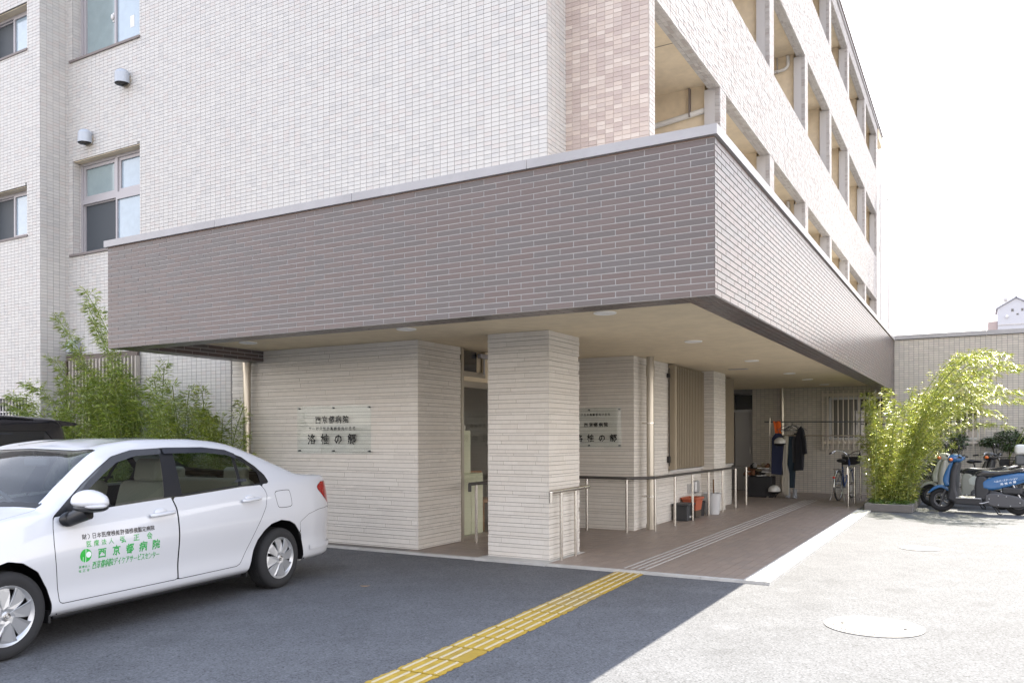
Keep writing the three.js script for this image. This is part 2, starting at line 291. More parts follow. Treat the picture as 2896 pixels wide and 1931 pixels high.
const M = {
  asphalt: std([0.176, 0.180, 0.189], 0.86, { map: rep(asphaltTex, 0.45), bumpMap: rep(asphaltBump, 0.45), bumpScale: 0.006, vertexColors: true }),
  concrete: std([0.48, 0.47, 0.45], 0.85, { map: rep(grime, 0.7), bumpMap: rep(fineBump, 1.5), bumpScale: 0.001 }),
  kerb: std([0.55, 0.54, 0.51], 0.8, { map: rep(grime, 1.1) }),
  groutDark: std([0.25, 0.24, 0.23], 0.9), groutLight: std([0.44, 0.43, 0.42], 0.9), groutBrick: std([0.40, 0.39, 0.38], 0.9), groutPlank: std([0.24, 0.22, 0.20], 0.95), groutPink: std([0.50, 0.43, 0.38], 0.9), groutWalk: std([0.36, 0.31, 0.27], 0.9),
  beige: std([0.86, 0.73, 0.54], 0.8, { map: rep(grainTex, 0.6) }),
  soffit: std([0.78, 0.665, 0.475], 0.75, { map: rep(grainTex, 0.4) }),
  paintGrey: std([0.52, 0.50, 0.49], 0.6),
  coping: std([0.40, 0.39, 0.395], 0.42, { metalness: 0.15, map: rep(grime, 0.5) }),
  alu: std([0.50, 0.50, 0.50], 0.38, { metalness: 0.55 }),
  frame: std([0.42, 0.40, 0.41], 0.45, { metalness: 0.3 }),
  sill: std([0.20, 0.17, 0.16], 0.6),
  steel: std([0.62, 0.59, 0.54], 0.24, { metalness: 1 }),
  steelDull: std([0.50, 0.46, 0.39], 0.30, { metalness: 0.9 }),
  railDark: std([0.06, 0.055, 0.05], 0.4),
  black: std([0.012, 0.012, 0.013], 0.5), rubber: std([0.022, 0.022, 0.023], 0.85), darkRoom: std([0.06, 0.06, 0.06], 0.9),
  glass: phys([1, 1, 1], 0.02, { transmission: 1, thickness: 0, ior: 1.5 }),
  tint: phys([0.60, 0.67, 0.63], 0.02, { transmission: 1, thickness: 0, ior: 1.5 }),
  darkGlass: phys([0.02, 0.022, 0.024], 0.05, { clearcoat: 1, clearcoatRoughness: 0.02 }),
  frosted: phys([0.36, 0.46, 0.54], 0.12, { clearcoat: 1, clearcoatRoughness: 0.04, map: rep(grainTex, 0.5) }),
  frosted2: phys([0.27, 0.35, 0.36], 0.15, { clearcoat: 1, clearcoatRoughness: 0.05, map: rep(grainTex, 0.5) }),
  screen: std([0.055, 0.065, 0.075], 0.55),
  bamboo: std([0.16, 0.20, 0.05], 0.6), bark: std([0.11, 0.08, 0.05], 0.9),
  bars: std([0.62, 0.55, 0.47], 0.5), white: std([0.72, 0.71, 0.69], 0.5), soil: std([0.09, 0.07, 0.05], 0.95, { map: rep(grime, 2) }),
};
const palette = (cols, rough, more = {}) => cols.map((c) => std(c, rough, more));
const stuffOf = (rough, more = {}) => new THREE.MeshStandardMaterial({ color: 0xffffff, vertexColors: true, roughness: rough, side: THREE.DoubleSide, ...more });
const P = {
  wall: palette([[.555, .532, .498], [.540, .520, .488], [.570, .548, .512], [.532, .514, .488], [.545, .505, .470], [.505, .488, .462], [.560, .540, .506], [.548, .523, .488]], 0.42),
  pink: palette([[.52, .43, .37], [.47, .39, .345], [.43, .345, .305], [.56, .48, .42], [.50, .415, .36], [.45, .365, .325]], 0.42),
  band: palette([[.44, .412, .392], [.40, .372, .355], [.465, .440, .420], [.37, .335, .318], [.425, .402, .388], [.475, .452, .436]], 0.6),
  brick: palette([[.120, .090, .084], [.112, .088, .084], [.126, .095, .088], [.106, .091, .088], [.116, .085, .078], [.108, .093, .091], [.122, .092, .084], [.103, .087, .083]], 0.31),
  rear: palette([[.55, .505, .44], [.52, .48, .42], [.57, .52, .45], [.50, .46, .405], [.54, .485, .43]], 0.45),
  plank: palette([[.77, .73, .665], [.745, .705, .64], [.785, .745, .68], [.76, .715, .645]], 0.62, { map: rep(stoneTex, 1), bumpMap: rep(stoneTex, 1), bumpScale: 0.0015 }),
  paver: palette([[.285, .228, .190], [.268, .216, .180], [.298, .238, .198], [.276, .222, .186], [.260, .214, .182]], 0.5),
};
const S = { wall: stuffOf(0.42), pink: stuffOf(0.42), band: stuffOf(0.6), brick: stuffOf(0.31), rear: stuffOf(0.45), plank: stuffOf(0.62, { map: rep(stoneTex, 1), bumpMap: rep(stoneTex, 1), bumpScale: 0.0015 }), paver: stuffOf(0.5) };
// ================= THE SETTING =================
{ // asphalt: one sheet to the horizon, finer near by; patches and old oil stains are dirt with an outline
  const xs = [], zs = []; for (let x = -14; x <= 6; x += x > -6.6 && x < 1.6 ? 0.06 : 0.25) xs.push(x); for (let z = -21; z <= 4; z += z > -8.4 && z < -2.6 ? 0.06 : 0.25) zs.push(z);
  const spots = []; seed(5); for (let i = 0; i < 34; i++) spots.push([rr(-6.5, 1.5), rr(-8.2, -3), rr(0.04, 0.22), rr(0.06, 0.2)]); for (let i = 0; i < 10; i++) spots.push([rr(-2.2, -1.2), rr(-7.6, -5.8), rr(0.05, 0.18), -rr(0.08, 0.2)]);
  xs.unshift(-400, -60, -25); xs.push(12, 40, 400); zs.unshift(-500, -80, -34); zs.push(12, 50, 400);
  const P3 = [], K = [], U = [], I = [];
  for (const z of zs) for (const x of xs) { P3.push(x, 0, z); U.push(x, z); let k = 0.93 + 0.22 * (fbm(x * 0.35 + 40, z * 0.35 + 40, 256, 4) - 0.5) + 0.10 * (fbm(x * 1.7 + 9, z * 1.7 + 90, 256, 3) - 0.5); for (const [sx, sz, r, a] of spots) { const d = Math.hypot(x - sx, (z - sz) * 0.8) + 0.08 * (fbm(x * 6 + 3, z * 6 + 50, 256, 3) - 0.5); if (d < r) k -= a * Math.min(1, (r - d) / 0.05); } K.push(k, k, k * 1.005); }
  const w = xs.length; for (let j = 0; j + 1 < zs.length; j++) for (let i = 0; i + 1 < w; i++) { const a = j * w + i; I.push(a, a + w, a + 1, a + 1, a + w, a + w + 1); }
  const g = new THREE.BufferGeometry(); g.setAttribute('position', new THREE.Float32BufferAttribute(P3, 3)); g.setAttribute('uv', new THREE.Float32BufferAttribute(U, 2)); g.setAttribute('color', new THREE.Float32BufferAttribute(K, 3)); g.setIndex(I); g.computeVertexNormals();
  struct('asphalt_ground', g, M.asphalt);
}
{ // covered walkway of small brown pavers, a few centimetres above the asphalt
  const w = new THREE.Group(); w.name = 'walkway'; w.userData = { kind: 'structure' }; scene.add(w);
  mesh('bed', [box(-5.9, -1.9, -0.05, 0.018, -20.45, -7.77), box(-5.9, -4.2, -0.05, 0.018, -20.6, -20.45)], M.groutWalk, w);
  const t = new Pieces(); seed(11);
  t.grid({ face: 'y', at: 0.018, u: [-5.88, -1.905], v: [-20.44, -7.775], pu: 0.1, pv: 0.2, joint: 0.005, depth: 0.005, n: 5, bond: 'none', u0: -1.905, v0: -7.775 });
  t.build('paver', P.paver, S.paver, w);
  const k = [];
  for (let z = -7.70, i = 0; z > -16.0; z -= 0.6, i++) mesh('kerb_stone', box(-1.898, -1.655, -0.05, 0.03, Math.max(z - 0.596, -16.0), z), M.kerb, w);
  for (let x = -8.9; x < -1.66; x += 0.6) mesh('kerb_stone', box(x, Math.min(x + 0.596, -1.66), -0.05, 0.024, -7.765, -7.695), M.kerb, w);
}

// ================= MAIN BUILDING =================
const ZA = -7.895, XB = -3.05, XL = -12.676, ZL = -7.453;
const building = thing('apartment_building', 'large light tiled apartment building with stacked balconies behind the brown canopy', 'building');
{
  const wins = [[-12.53, -10.874, 4.28, 5.77], [-12.53, -10.874, 7.375, 8.95]], low = [[-12.62, -10.9, 0.55, 2.66]];
  const lw = [[-14.3, -13.03, 4.57, 5.36], [-14.3, -13.02, 7.51, 8.25], [-14.3, -13.04, 1.15, 2.005]];
  mesh('front_wall', around(XL, -4.037, 0, 12.3, [...wins, ...low, [-8.92, -4.037, 0, 2.58]], (a, b, c, d) => box(a, b, c, d, -8.12, ZA)), M.groutDark, building);
  mesh('side_wing_wall', [around(-22, XL, 0, 12.3, lw, (a, b, c, d) => box(a, b, c, d, -7.75, ZL)), box(-12.9, XL, 0, 12.3, -8.12, -7.75)], M.groutDark, building);
  mesh('core', [box(-22, -4.75, 2.62, 12.25, -33, -8.4), box(-22, -8.93, 0, 2.62, -33, -8.4), box(-8.93, -5.42, 0, 2.62, -33, -11.6), box(-22, -12.9, 0, 12.2, -8.4, -8.1)], M.paintGrey, building);
  const holes = [...wins, ...low], t = new Pieces(); seed(21);
  const H = 9.6;
  t.grid({ face: 'z', at: ZA, u: [XL, -4.037], v: [2.6, H], pu: 0.1, pv: 0.05, joint: 0.005, depth: 0.006, n: 8, holes, u0: -4.037, v0: 0 });
  t.grid({ face: 'z', at: ZA, u: [XL, -8.93], v: [0, 2.6], pu: 0.1, pv: 0.05, joint: 0.005, depth: 0.006, n: 8, holes, u0: -4.037, v0: 0, weight: 0 });
  t.grid({ face: 'z', at: ZL, u: [-16.2, XL], v: [0, H], pu: 0.1, pv: 0.05, joint: 0.005, depth: 0.006, n: 8, holes: lw, u0: XL, v0: 0, weight: 0.8 });
  t.grid({ face: 'x', at: XL, u: [ZA, ZL], v: [0, H], pu: 0.1, pv: 0.05, joint: 0.005, depth: 0.006, n: 8, u0: ZL, v0: 0, weight: 0.8 });
  t.grid({ face: 'x', at: -4.037, u: [-8.35, ZA], v: [3.3, H], pu: 0.1, pv: 0.05, joint: 0.005, depth: 0.006, n: 8, u0: ZA, v0: 0 });
  // reveals of the windows
  for (const [a, b, c, d] of wins) { t.grid({ face: 'x', at: a, u: [-8.04, ZA - 0.002], v: [c, d], pu: 0.1, pv: 0.05, joint: 0.005, depth: 0.005, n: 8, u0: ZA, v0: 0 }); }
  t.build('tile', P.wall, S.wall, building);
  // recessed pinkish wall and its sunlit end
  mesh('recessed_wall', [box(-4.2, XB, 3.3, 12.3, -8.53, -8.35)], M.groutPink, building);
  const pk = new Pieces(); seed(31);
  pk.grid({ face: 'z', at: -8.35, u: [-4.03, XB], v: [3.4, H], pu: 0.1, pv: 0.05, joint: 0.005, depth: 0.005, n: 6, u0: XB, v0: 0 });
  pk.build('pink_tile', P.pink, S.pink, building, 300);
  // balcony front: bands, columns, floors, partitions
  const cols = [[-11.47, -11.17], [-14.6, -14.27], [-17.9, -17.58], [-21.1, -20.8], [-24.3, -23.98], [-28.25, -27.92], [-31.6, -31.36]];
  const bands = [[3.35, 4.6], [6.157, 7.625], [9.18, 10.71], [11.985, 12.32]];
  const bd = new Pieces(); seed(41);
  for (const [a, b] of bands) {
    mesh('balcony_band', box(XB - 0.16, XB, a, b, -31.6, -8.53), M.groutLight, building);
    bd.grid({ face: 'x', at: XB, u: [-31.6, -8.36], v: [Math.max(a, 3.6), b], pu: 0.1, pv: 0.05, joint: 0.006, depth: 0.007, n: 6, u0: -8.36, v0: 0, vary: 0.6 });
    bd.grid({ face: '-yx', at: a, u: [-31.6, -8.55], v: [XB - 0.155, XB], pu: 0.1, pv: 0.05, joint: 0.006, depth: 0.005, n: 6, weight: 0 });
  }
  const lifts = [[4.6, 6.157], [7.625, 9.18], [10.71, 11.985]];
  for (const [c, e] of cols) for (const [a, b] of lifts) {
    mesh('balcony_column', [box(XB - 0.22, XB - 0.002, a, b, c, e)], M.paintGrey, building);
    bd.grid({ face: 'x', at: XB - 0.002, u: [c, e], v: [a, b], pu: 0.1, pv: 0.05, joint: 0.006, depth: 0.007, n: 6, u0: e, v0: 0 });
    bd.grid({ face: 'z', at: e, u: [XB - 0.065, XB], v: [a, b], pu: 0.1, pv: 0.05, joint: 0.006, depth: 0.006, n: 6, u0: XB, v0: 0, weight: 0.5 });
  }
  for (const [a, b] of lifts) bd.grid({ face: 'x', at: XB, u: [-8.53, -8.36], v: [a, b], pu: 0.1, pv: 0.05, joint: 0.006, depth: 0.007, n: 6, u0: -8.36, v0: 0 });
  bd.build('band_tile', P.band, S.band, building);
  const ceil = [6.26, 9.29, 12.08];
  ceil.forEach((y, k) => {
    mesh('balcony_ceiling', box(-4.75, XB - 0.16, y, y + 0.16, -31.6, -8.53), M.beige, building);
    mesh('balcony_floor', box(-4.75, XB - 0.16, y - 2.72 - (k === 2 ? -0.1 : 0), y - 2.62, -31.6, -8.53), M.paintGrey, building);
    for (const [c, e] of cols) {
      mesh('partition', box(-4.75, XB - 0.24, y - 2.6, y, c + 0.06, e - 0.10), M.beige, building);
      const d = e - 0.10;
      mesh('balcony_rail', [bar([XB - 0.30, y - 1.65, d + 0.25], [XB - 0.30, y - 1.30, d + 0.25], 0.012), bar([XB - 0.30, y - 1.32, d + 0.25], [XB - 0.30, y - 1.32, d + 0.9], 0.012), bar([XB - 0.30, y - 1.6, d + 0.9], [XB - 0.30, y - 1.32, d + 0.9], 0.012)], M.frame, building);
    }
    if (k < 2) for (const i of [0, 2]) { const z = cols[i][1] - 0.06; if (!i && !k) { mesh('drain_pipe', bar([-4.7, y - 0.52, z], [-3.28, y - 0.36, z], 0.04, 14), M.white, building); mesh('pipe_clip', box(-3.50, -3.48, y - 0.42, y - 0.02, z - 0.02, z + 0.045), M.sill, building); continue; } mesh('drain_pipe', tube([[-4.7, y - 0.34, z], [-3.7, y - 0.30, z], [-3.46, y - 0.28, z], [-3.40, y - 0.22, z], [-3.40, y - 0.02, z]], 0.035, 30), M.white, building); mesh('pipe_clip', box(-3.62, -3.60, y - 0.34, y - 0.02, z - 0.02, z + 0.03), M.frame, building); }
    mesh('ceiling_joint', box(-4.7, XB - 0.17, y - 0.004, y - 0.001, -9.85, -9.84), M.sill, building);
  });
  mesh('back_end_wall', box(-4.75, XB, 3.3, 12.3, -31.8, -31.6), M.paintGrey, building);
  mesh('roof_slab', [box(-22, XB + 0.04, 12.325, 12.40, -33.1, -8.2)], M.coping, building);
  mesh('roof_edge', [box(-22, XB + 0.07, 12.402, 12.44, -33.15, -8.15)], M.sill, building);
  mesh('roof_gutter_end', [box(-4.2, XB + 0.03, 11.98, 12.322, -33.1, -31.85)], M.beige, building);
  mesh('roof', box(-22, -4.8, 12.26, 12.324, -33, -8.2), M.concrete, building);
}
// windows of the building: frame, sashes, panes
function wallWindow(x0, x1, y0, y1, z, spec) {
  const w = new THREE.Group(); w.name = 'window'; building.add(w);
  const f = 0.055, d = 0.07;
  mesh('frame', [box(x0, x1, y0, y0 + f, z, z + d), box(x0, x1, y1 - f, y1, z, z + d), box(x0, x0 + f, y0 + f, y1 - f, z, z + d), box(x1 - f, x1, y0 + f, y1 - f, z, z + d), ...(spec.bars ?? []).map(([a, b, c, e, p = 0]) => box(a, b, c, e, z - 0.001, z + d + 0.002 + p))], M.frame, w);
  for (const [a, b, c, e, m, dz = 0.02, sash = 0.035] of spec.panes) {
    mesh('pane', box(a + sash - 0.005, b - sash + 0.005, c + sash - 0.005, e - sash + 0.005, z + dz, z + dz + 0.006), m, w);
    mesh('sash', [box(a, b, c, c + sash, z + dz - 0.012, z + dz + 0.03), box(a, b, e - sash, e, z + dz - 0.012, z + dz + 0.03), box(a, a + sash, c + sash, e - sash, z + dz - 0.012, z + dz + 0.03), box(b - sash, b, c + sash, e - sash, z + dz - 0.012, z + dz + 0.03)], M.frame, w);
  }
  mesh('sill', spec.sill ?? box(x0 - 0.04, x1 + 0.02, y0 - 0.03, y0 + 0.004, z + 0.01, z + 0.30), M.sill, w);
  if (spec.lintel) mesh('soffit', box(x0 + 0.002, x1 - 0.002, y1 - 0.012, y1 - 0.004, z + d - 0.01, z + 0.188), M.beige, w);
  return w;
}
{
  const z = -8.09, x0 = -12.53, x1 = -10.874, m = -11.62;
  wallWindow(x0, x1, 4.28, 5.77, z, { lintel: true, sill: box(-12.6, -10.86, 4.25, 4.285, z + 0.02, ZA + 0.03), bars: [[x0 + 0.05, x1 - 0.05, 5.10, 5.18], [m - 0.03, m + 0.03, 5.18, 5.72]],
    panes: [[x0 + 0.055, m - 0.03, 5.18, 5.715, M.frosted2, 0.02, 0.05], [m + 0.03, x1 - 0.055, 5.18, 5.715, M.frosted, 0.02, 0.05], [x0 + 0.055, m + 0.02, 4.335, 5.10, M.screen, 0.01, 0.02], [m - 0.01, x1 - 0.055, 4.335, 5.10, M.frosted, 0.045, 0.035]] });
  wallWindow(x0, x1, 7.375, 8.95, z, { lintel: true, sill: box(-12.6, -10.86, 7.345, 7.38, z + 0.02, ZA + 0.03), panes: [[x0 + 0.055, m + 0.02, 7.43, 8.9, M.frosted2, 0.01, 0.05], [m - 0.03, x1 - 0.055, 7.43, 8.9, M.frosted, 0.045, 0.045]] });
  const n = building.children.at(-1);
  mesh('sticker', box(-11.30, -11.20, 7.66, 7.84, z + 0.052, z + 0.053), M.white, n); mesh('latch', [sph(0.028, -11.70, 7.92, z + 0.075, 1, 1.6, 0.8), box(-11.72, -11.68, 7.85, 7.99, z + 0.04, z + 0.06)], M.white, n);
  for (const [y0, y1, dark] of [[4.57, 5.36, 1], [7.51, 8.25, 1]]) wallWindow(-14.3, -13.03, y0, y1, -7.66, { lintel: true, sill: box(-14.34, -13.01, y0 - 0.03, y0 + 0.004, -7.64, ZL + 0.02), bars: [[-13.64, -13.60, y0 + 0.05, y1 - 0.05]], panes: [[-14.24, -13.60, y0 + 0.055, y1 - 0.055, M.screen, 0.01, 0.02], [-13.64, -13.085, y0 + 0.055, y1 - 0.055, M.frosted, 0.045, 0.03]] });
  const g = wallWindow(-14.3, -13.04, 1.15, 2.005, -7.66, { panes: [[-14.24, -13.66, 1.2, 1.95, M.darkGlass, 0.01, 0.03], [-13.68, -13.1, 1.2, 1.95, M.darkGlass, 0.045, 0.03]] });
  for (let x = -14.25; x < -13.05; x += 0.09) mesh('bar', box(x, x + 0.018, 1.17, 2.0, ZL - 0.05, ZL - 0.03), M.alu, g);
  mesh('cross_bar', [box(-14.3, -13.04, 1.78, 1.80, ZL - 0.05, ZL - 0.035)], M.alu, g);
}
// vent hoods on the front wall
function hood(x, y, s) {
  const h = new THREE.Group(); h.name = 'vent_hood'; h.position.set(x, y, ZA + 0.006); building.add(h);
  const r = 0.112 * s, prof = []; for (let i = 0; i <= 8; i++) { const a = i / 8 * Math.PI / 2; prof.push(new THREE.Vector2(Math.max(0.001, r * Math.cos(a)), r * 0.72 * Math.sin(a))); }
  prof.unshift(new THREE.Vector2(r * 1.02, -0.14 * s));
  mesh('cap', prep(new THREE.LatheGeometry(prof, 24).scale(1, 1, 0.92).translate(0, 0, r * 0.72)), std([0.42, 0.45, 0.49], 0.45, { metalness: 0.2 }), h);
  mesh('flange', [cyl(r * 0.92, r * 0.92, 0.03, 0, -0.07 * s, 0.012, 20, 'z')], M.steelDull, h);
  mesh('louvre', [box(-r * 0.7, r * 0.7, -0.13 * s, -0.125 * s, 0.02, r * 1.3)], M.black, h);
}
hood(-11.17, 6.83, 1.0); hood(-12.09, 6.10, 0.98); hood(-12.41, 2.84, 0.95);

{ // slatted screen over the ground-floor window behind the left bamboo
  const s = thing('slatted_screen', 'brown vertical slatted window screen behind the bamboo on the left', 'screen', [-11.75, 0.55, ZA + 0.05]);
  mesh('back_panel', box(-0.86, 0.86, 0, 2.10, -0.15, -0.13), std([0.05, 0.045, 0.04], 0.7), s);
  mesh('top_rail', box(-0.88, 0.88, 2.04, 2.12, -0.02, 0.012), std([0.13, 0.10, 0.085], 0.6), s); mesh('bottom_rail', box(-0.88, 0.88, 0.0, 0.06, -0.02, 0.012), std([0.13, 0.10, 0.085], 0.6), s);
  for (let x = -0.86, i = 0; x < 0.87; x += 0.086, i++) mesh('slat', box(x, x + 0.03, 0.061, 2.039, -0.03, 0.04), i ? std([0.46, 0.41, 0.36], 0.5) : std([0.13, 0.10, 0.085], 0.6), s);
}

// ================= ENTRANCE CANOPY =================
const canopy = thing('entrance_canopy', 'wide flat entrance canopy faced with dark taupe brick tiles', 'canopy');
{
  const x0 = -8.57, x1 = -1.63, z1 = -5.81, y0 = 2.38, y1 = 3.51, zr = -20.44, pv = (y1 - y0) / 24, pu = 0.235;
  mesh('fascia_core', [box(x0, x1, y0, y1, z1 - 0.25, z1), box(x1 - 0.25, x1, y0, y1, zr, z1 - 0.25), box(x0, x0 + 0.25, y0, y1, ZA, z1 - 0.25)], M.groutBrick, canopy);
  const t = new Pieces(); seed(51);
  const o = { pu, pv, joint: 0.0078, depth: 0.0030, n: 8, bond: 'half', vary: 0.3 };
  t.grid({ ...o, face: 'z', at: z1, u: [x0, x1], v: [y0 + 0.003, y1], u0: x1 - 0.172 - pu * 40, v0: y0 });
  t.grid({ ...o, depth: 0.0065, vary: 0.15, face: 'x', at: x1, u: [zr, z1], v: [y0 + 0.003, y1], u0: z1 - 0.172 - pu * 80, v0: y0 });
  t.grid({ ...o, face: '-x', at: x0, u: [ZA + 0.01, z1], v: [y0, y1], u0: z1, v0: y0 });
  t.grid({ ...o, face: 'x', at: x0 + 0.25, u: [ZA, z1 - 0.25], v: [y0, y0 + 0.141], u0: z1, v0: y0 });
  t.grid({ ...o, face: '-yx', at: y0, u: [zr, z1 - 0.002], v: [x1 - 0.25, x1], pv: 0.0625 });
  t.grid({ ...o, face: '-y', at: y0, u: [x0, x1 - 0.252], v: [z1 - 0.25, z1], pv: 0.0625 });
  t.grid({ ...o, face: '-yx', at: y0, u: [ZA, z1 - 0.252], v: [x0, x0 + 0.25], pv: 0.0625 });
  t.build('brick', P.brick, S.brick, canopy);
  mesh('soffit', [box(-8.95, x1 - 0.25, 2.524, 2.6, -20.44, z1 - 0.25)], M.soffit, canopy);
  mesh('roof_deck', [box(x0 + 0.2, x1 - 0.2, 3.25, 3.32, -20.44, z1 - 0.2)], M.concrete, canopy);
  for (let x = x0 - 0.03; x < x1; x += 1.82) mesh('coping_piece', box(x, Math.min(x + 1.816, x1 + 0.03), y1 + 0.012, y1 + 0.085, z1 - 0.27, z1 + 0.035), M.coping, canopy);
  for (let z = z1 - 0.272; z > zr; z -= 1.82) mesh('coping_piece', box(x1 - 0.27, x1 + 0.03, y1 + 0.012, y1 + 0.085, Math.max(z - 1.816, zr), z), M.coping, canopy);
  mesh('coping_piece', box(x0 - 0.03, x0 + 0.27, y1 + 0.012, y1 + 0.085, ZA + 0.01, z1 - 0.272), M.coping, canopy);
  mesh('sealant_line', [box(x0 + 0.002, x1 - 0.002, y1, y1 + 0.012, z1 - 0.2, z1 + 0.001), box(x1 - 0.2, x1 + 0.001, y1, y1 + 0.012, zr, z1 - 0.2)], std([0.22, 0.15, 0.12], 0.8), canopy);
  const lens = std([0.88, 0.87, 0.84], 0.4);
  for (const [x, z] of [[-7.71, -7.07], [-5.295, -7.04], [-3.01, -7.06], [-2.99, -9.73], [-2.985, -12.68], [-2.99, -15.6], [-2.99, -17.44], [-2.96, -19.36]]) {
    const d = new THREE.Group(); d.name = 'downlight'; d.position.set(x, 2.524, z); canopy.add(d);
    mesh('trim_ring', ring(0.10, 0.009, 0, -0.004, 0, 'y', 36, 8), lens, d); mesh('diffuser', cyl(0.095, 0.095, 0.006, 0, -0.006, 0, 32), lens, d);
  }
  mesh('ceiling_grille', [box(-3.72, -3.40, 2.515, 2.523, -14.22, -14.08)], M.frame, canopy);
}
// ================= WALLS UNDER THE CANOPY =================
{
  const w = thing('entrance_wall', 'long pale ribbed stone wall carrying the larger glass sign beside the white car', 'wall');
  mesh('core', [box(-8.92, -5.785, 0, 2.522, -8.83, ZA - 0.012)], M.groutPlank, w);
  const t = new Pieces(); seed(61); t.planks('z', ZA - 0.012, [-8.92, -5.77], [0.03, 2.522]); t.planks('x', -5.785, [-8.83, ZA], [0.03, 2.522]);
  t.build('plank', P.plank, S.plank, w);
  mesh('corner_post', box(-5.80, -5.76, 0.02, 2.522, -8.872, -8.832), M.steelDull, w);
}
{
  const w = thing('entrance_pillar', 'square free-standing pillar clad in pale ribbed stone between the glass door and the walkway', 'pillar');
  mesh('core', box(-4.783, -4.035, 0, 2.522, -8.66, -7.905), M.groutPlank, w);
  const t = new Pieces(); seed(71); t.planks('z', -7.905, [-4.797, -4.023], [0.03, 2.522], [], [0.18, 0.42]); t.planks('x', -4.035, [-8.672, -7.893], [0.03, 2.522], [], [0.2, 0.5]); t.planks('-x', -4.783, [-8.672, -7.893], [0.03, 2.522], [], [0.2, 0.5]);
  t.build('plank', P.plank, S.plank, w);
  mesh('footing', box(-4.84, -3.97, -0.03, 0.028, -8.7, -7.68), M.kerb, w);
}
{
  const w = thing('walkway_wall', 'pale ribbed stone wall with tall brown louvres along the covered walkway', 'wall');
  const X2 = -4.26, Z2 = -11.03, lv = [[-14.34, -12.53, 0.83, 2.522], [-16.42, -15.1, 0.84, 2.522]];
  mesh('core', [box(-5.9, X2 - 0.012, 0, 2.522, -12.53, Z2 - 0.012), box(-5.9, X2 - 0.012, 0, 0.8, -16.4, -12.53), box(-5.9, X2 - 0.16, 0.8, 2.522, -16.4, -12.53), box(X2 - 0.02, -4.048, 0, 2.522, -15.1, -14.352)], M.groutPlank, w);
  const t = new Pieces(); seed(81);
  t.planks('z', Z2 - 0.012, [-5.9, X2], [0.02, 2.522]); t.planks('x', X2 - 0.012, [-16.4, Z2], [0.02, 2.522], [...lv, [-15.1, -14.34, 0, 3]]);
  t.planks('x', -4.048, [-15.1, -14.34], [0.02, 2.522]); t.planks('z', -14.352, [X2, -4.035], [0.02, 2.522], [], [0.4, 0.6]);
  t.build('plank', P.plank, S.plank, w);
  for (const [a, b] of [[-14.34, -12.53], [-16.42, -15.1]]) mesh('sill', box(X2 - 0.16, X2 + 0.03, 0.795, 0.825, a, b), std([0.55, 0.53, 0.5], 0.6), w);
  const lm = std([0.34, 0.285, 0.205], 0.5), lm2 = std([0.13, 0.105, 0.075], 0.6);
  for (const [a, b, k] of [[-14.33, -12.54, 0], [-16.40, -15.12, 1]]) {
    const L = new THREE.Group(); L.name = 'louvre_shutter'; w.add(L);
    mesh('shutter_frame', [box(X2 - 0.05, X2 + 0.105, 0.84, 2.50, b - 0.10, b), box(X2 - 0.05, X2 + 0.02, 0.84, 2.50, a, a + 0.05)], lm, L);
    mesh('shutter_back', box(X2 - 0.09, X2 - 0.06, 0.83, 2.515, a, b), lm2, L);
    for (let z = b - 0.13; z > a + 0.06; z -= 0.088) mesh('louvre_blade', prep(new THREE.BoxGeometry(0.075, 1.65, 0.026).translate(X2 + 0.03, 1.67, z)), lm, L);
  }
  mesh('shutter_bolt', [bar([X2 + 0.03, 0.9, -12.49], [X2 + 0.03, 2.45, -12.49], 0.008), box(X2, X2 + 0.04, 0.95, 1.05, -12.52, -12.46), box(X2, X2 + 0.04, 2.30, 2.36, -12.52, -12.46)], M.black, w);
  mesh('outlet_cover', [box(X2, X2 + 0.05, 0.40, 0.56, -13.62, -13.50), rbox(0.10, 0.22, 0.22, 0.04, X2 + 0.05, 0.50, -13.82)], M.alu, w);
}
{ // glass entrance with the room behind it
  const d = thing('glass_entrance', 'glass entrance front with metal frame between the sign wall and the pillar', 'door');
  const X = -5.83;
  mesh('frame', [box(X - 0.04, X + 0.03, 2.02, 2.10, -11.03, -8.9), box(X - 0.03, X + 0.02, 0.018, 0.07, -11.03, -8.9), box(X - 0.04, X + 0.035, 0.07, 2.5, -8.94, -8.874), box(X - 0.03, X + 0.025, 0.07, 2.02, -9.98, -9.92), box(X - 0.04, X + 0.02, 2.16, 2.23, -9.5, -8.94)], M.steelDull, d);
  mesh('lintel_panel', [box(X - 0.035, X + 0.018, 2.10, 2.52, -11.03, -9.5), box(X - 0.035, X + 0.016, 2.10, 2.16, -9.5, -8.94), box(X - 0.1, X - 0.06, 2.10, 2.52, -11.03, -8.9)], M.soffit, d);
  mesh('pane', box(X - 0.006, X, 0.07, 2.02, -9.92, -8.94), M.glass, d); mesh('pane', box(X - 0.006, X, 0.07, 2.02, -11.0, -9.98), M.glass, d);
  mesh('transom_pane', box(X - 0.004, X + 0.004, 2.23, 2.5, -9.3, -8.94), M.darkGlass, d);
  mesh('door_sensor', [rbox(0.07, 0.06, 0.22, 0.015, X + 0.05, 2.45, -9.4), bar([X + 0.06, 2.42, -9.4], [X + 0.06, 2.2, -9.4], 0.012)], M.frame, d);
}
{ // lobby shell: belongs to the setting
  const w = struct('lobby_room', [box(-8.7, -8.6, 0, 2.55, -11.6, -8.83), box(-8.7, -5.9, 0, 2.55, -11.6, -11.5), box(-8.6, -5.87, -0.03, 0.016, -11.5, -8.83), box(-8.7, -5.87, 2.53, 2.6, -11.6, -8.83)], std([0.42, 0.40, 0.34], 0.8));
}
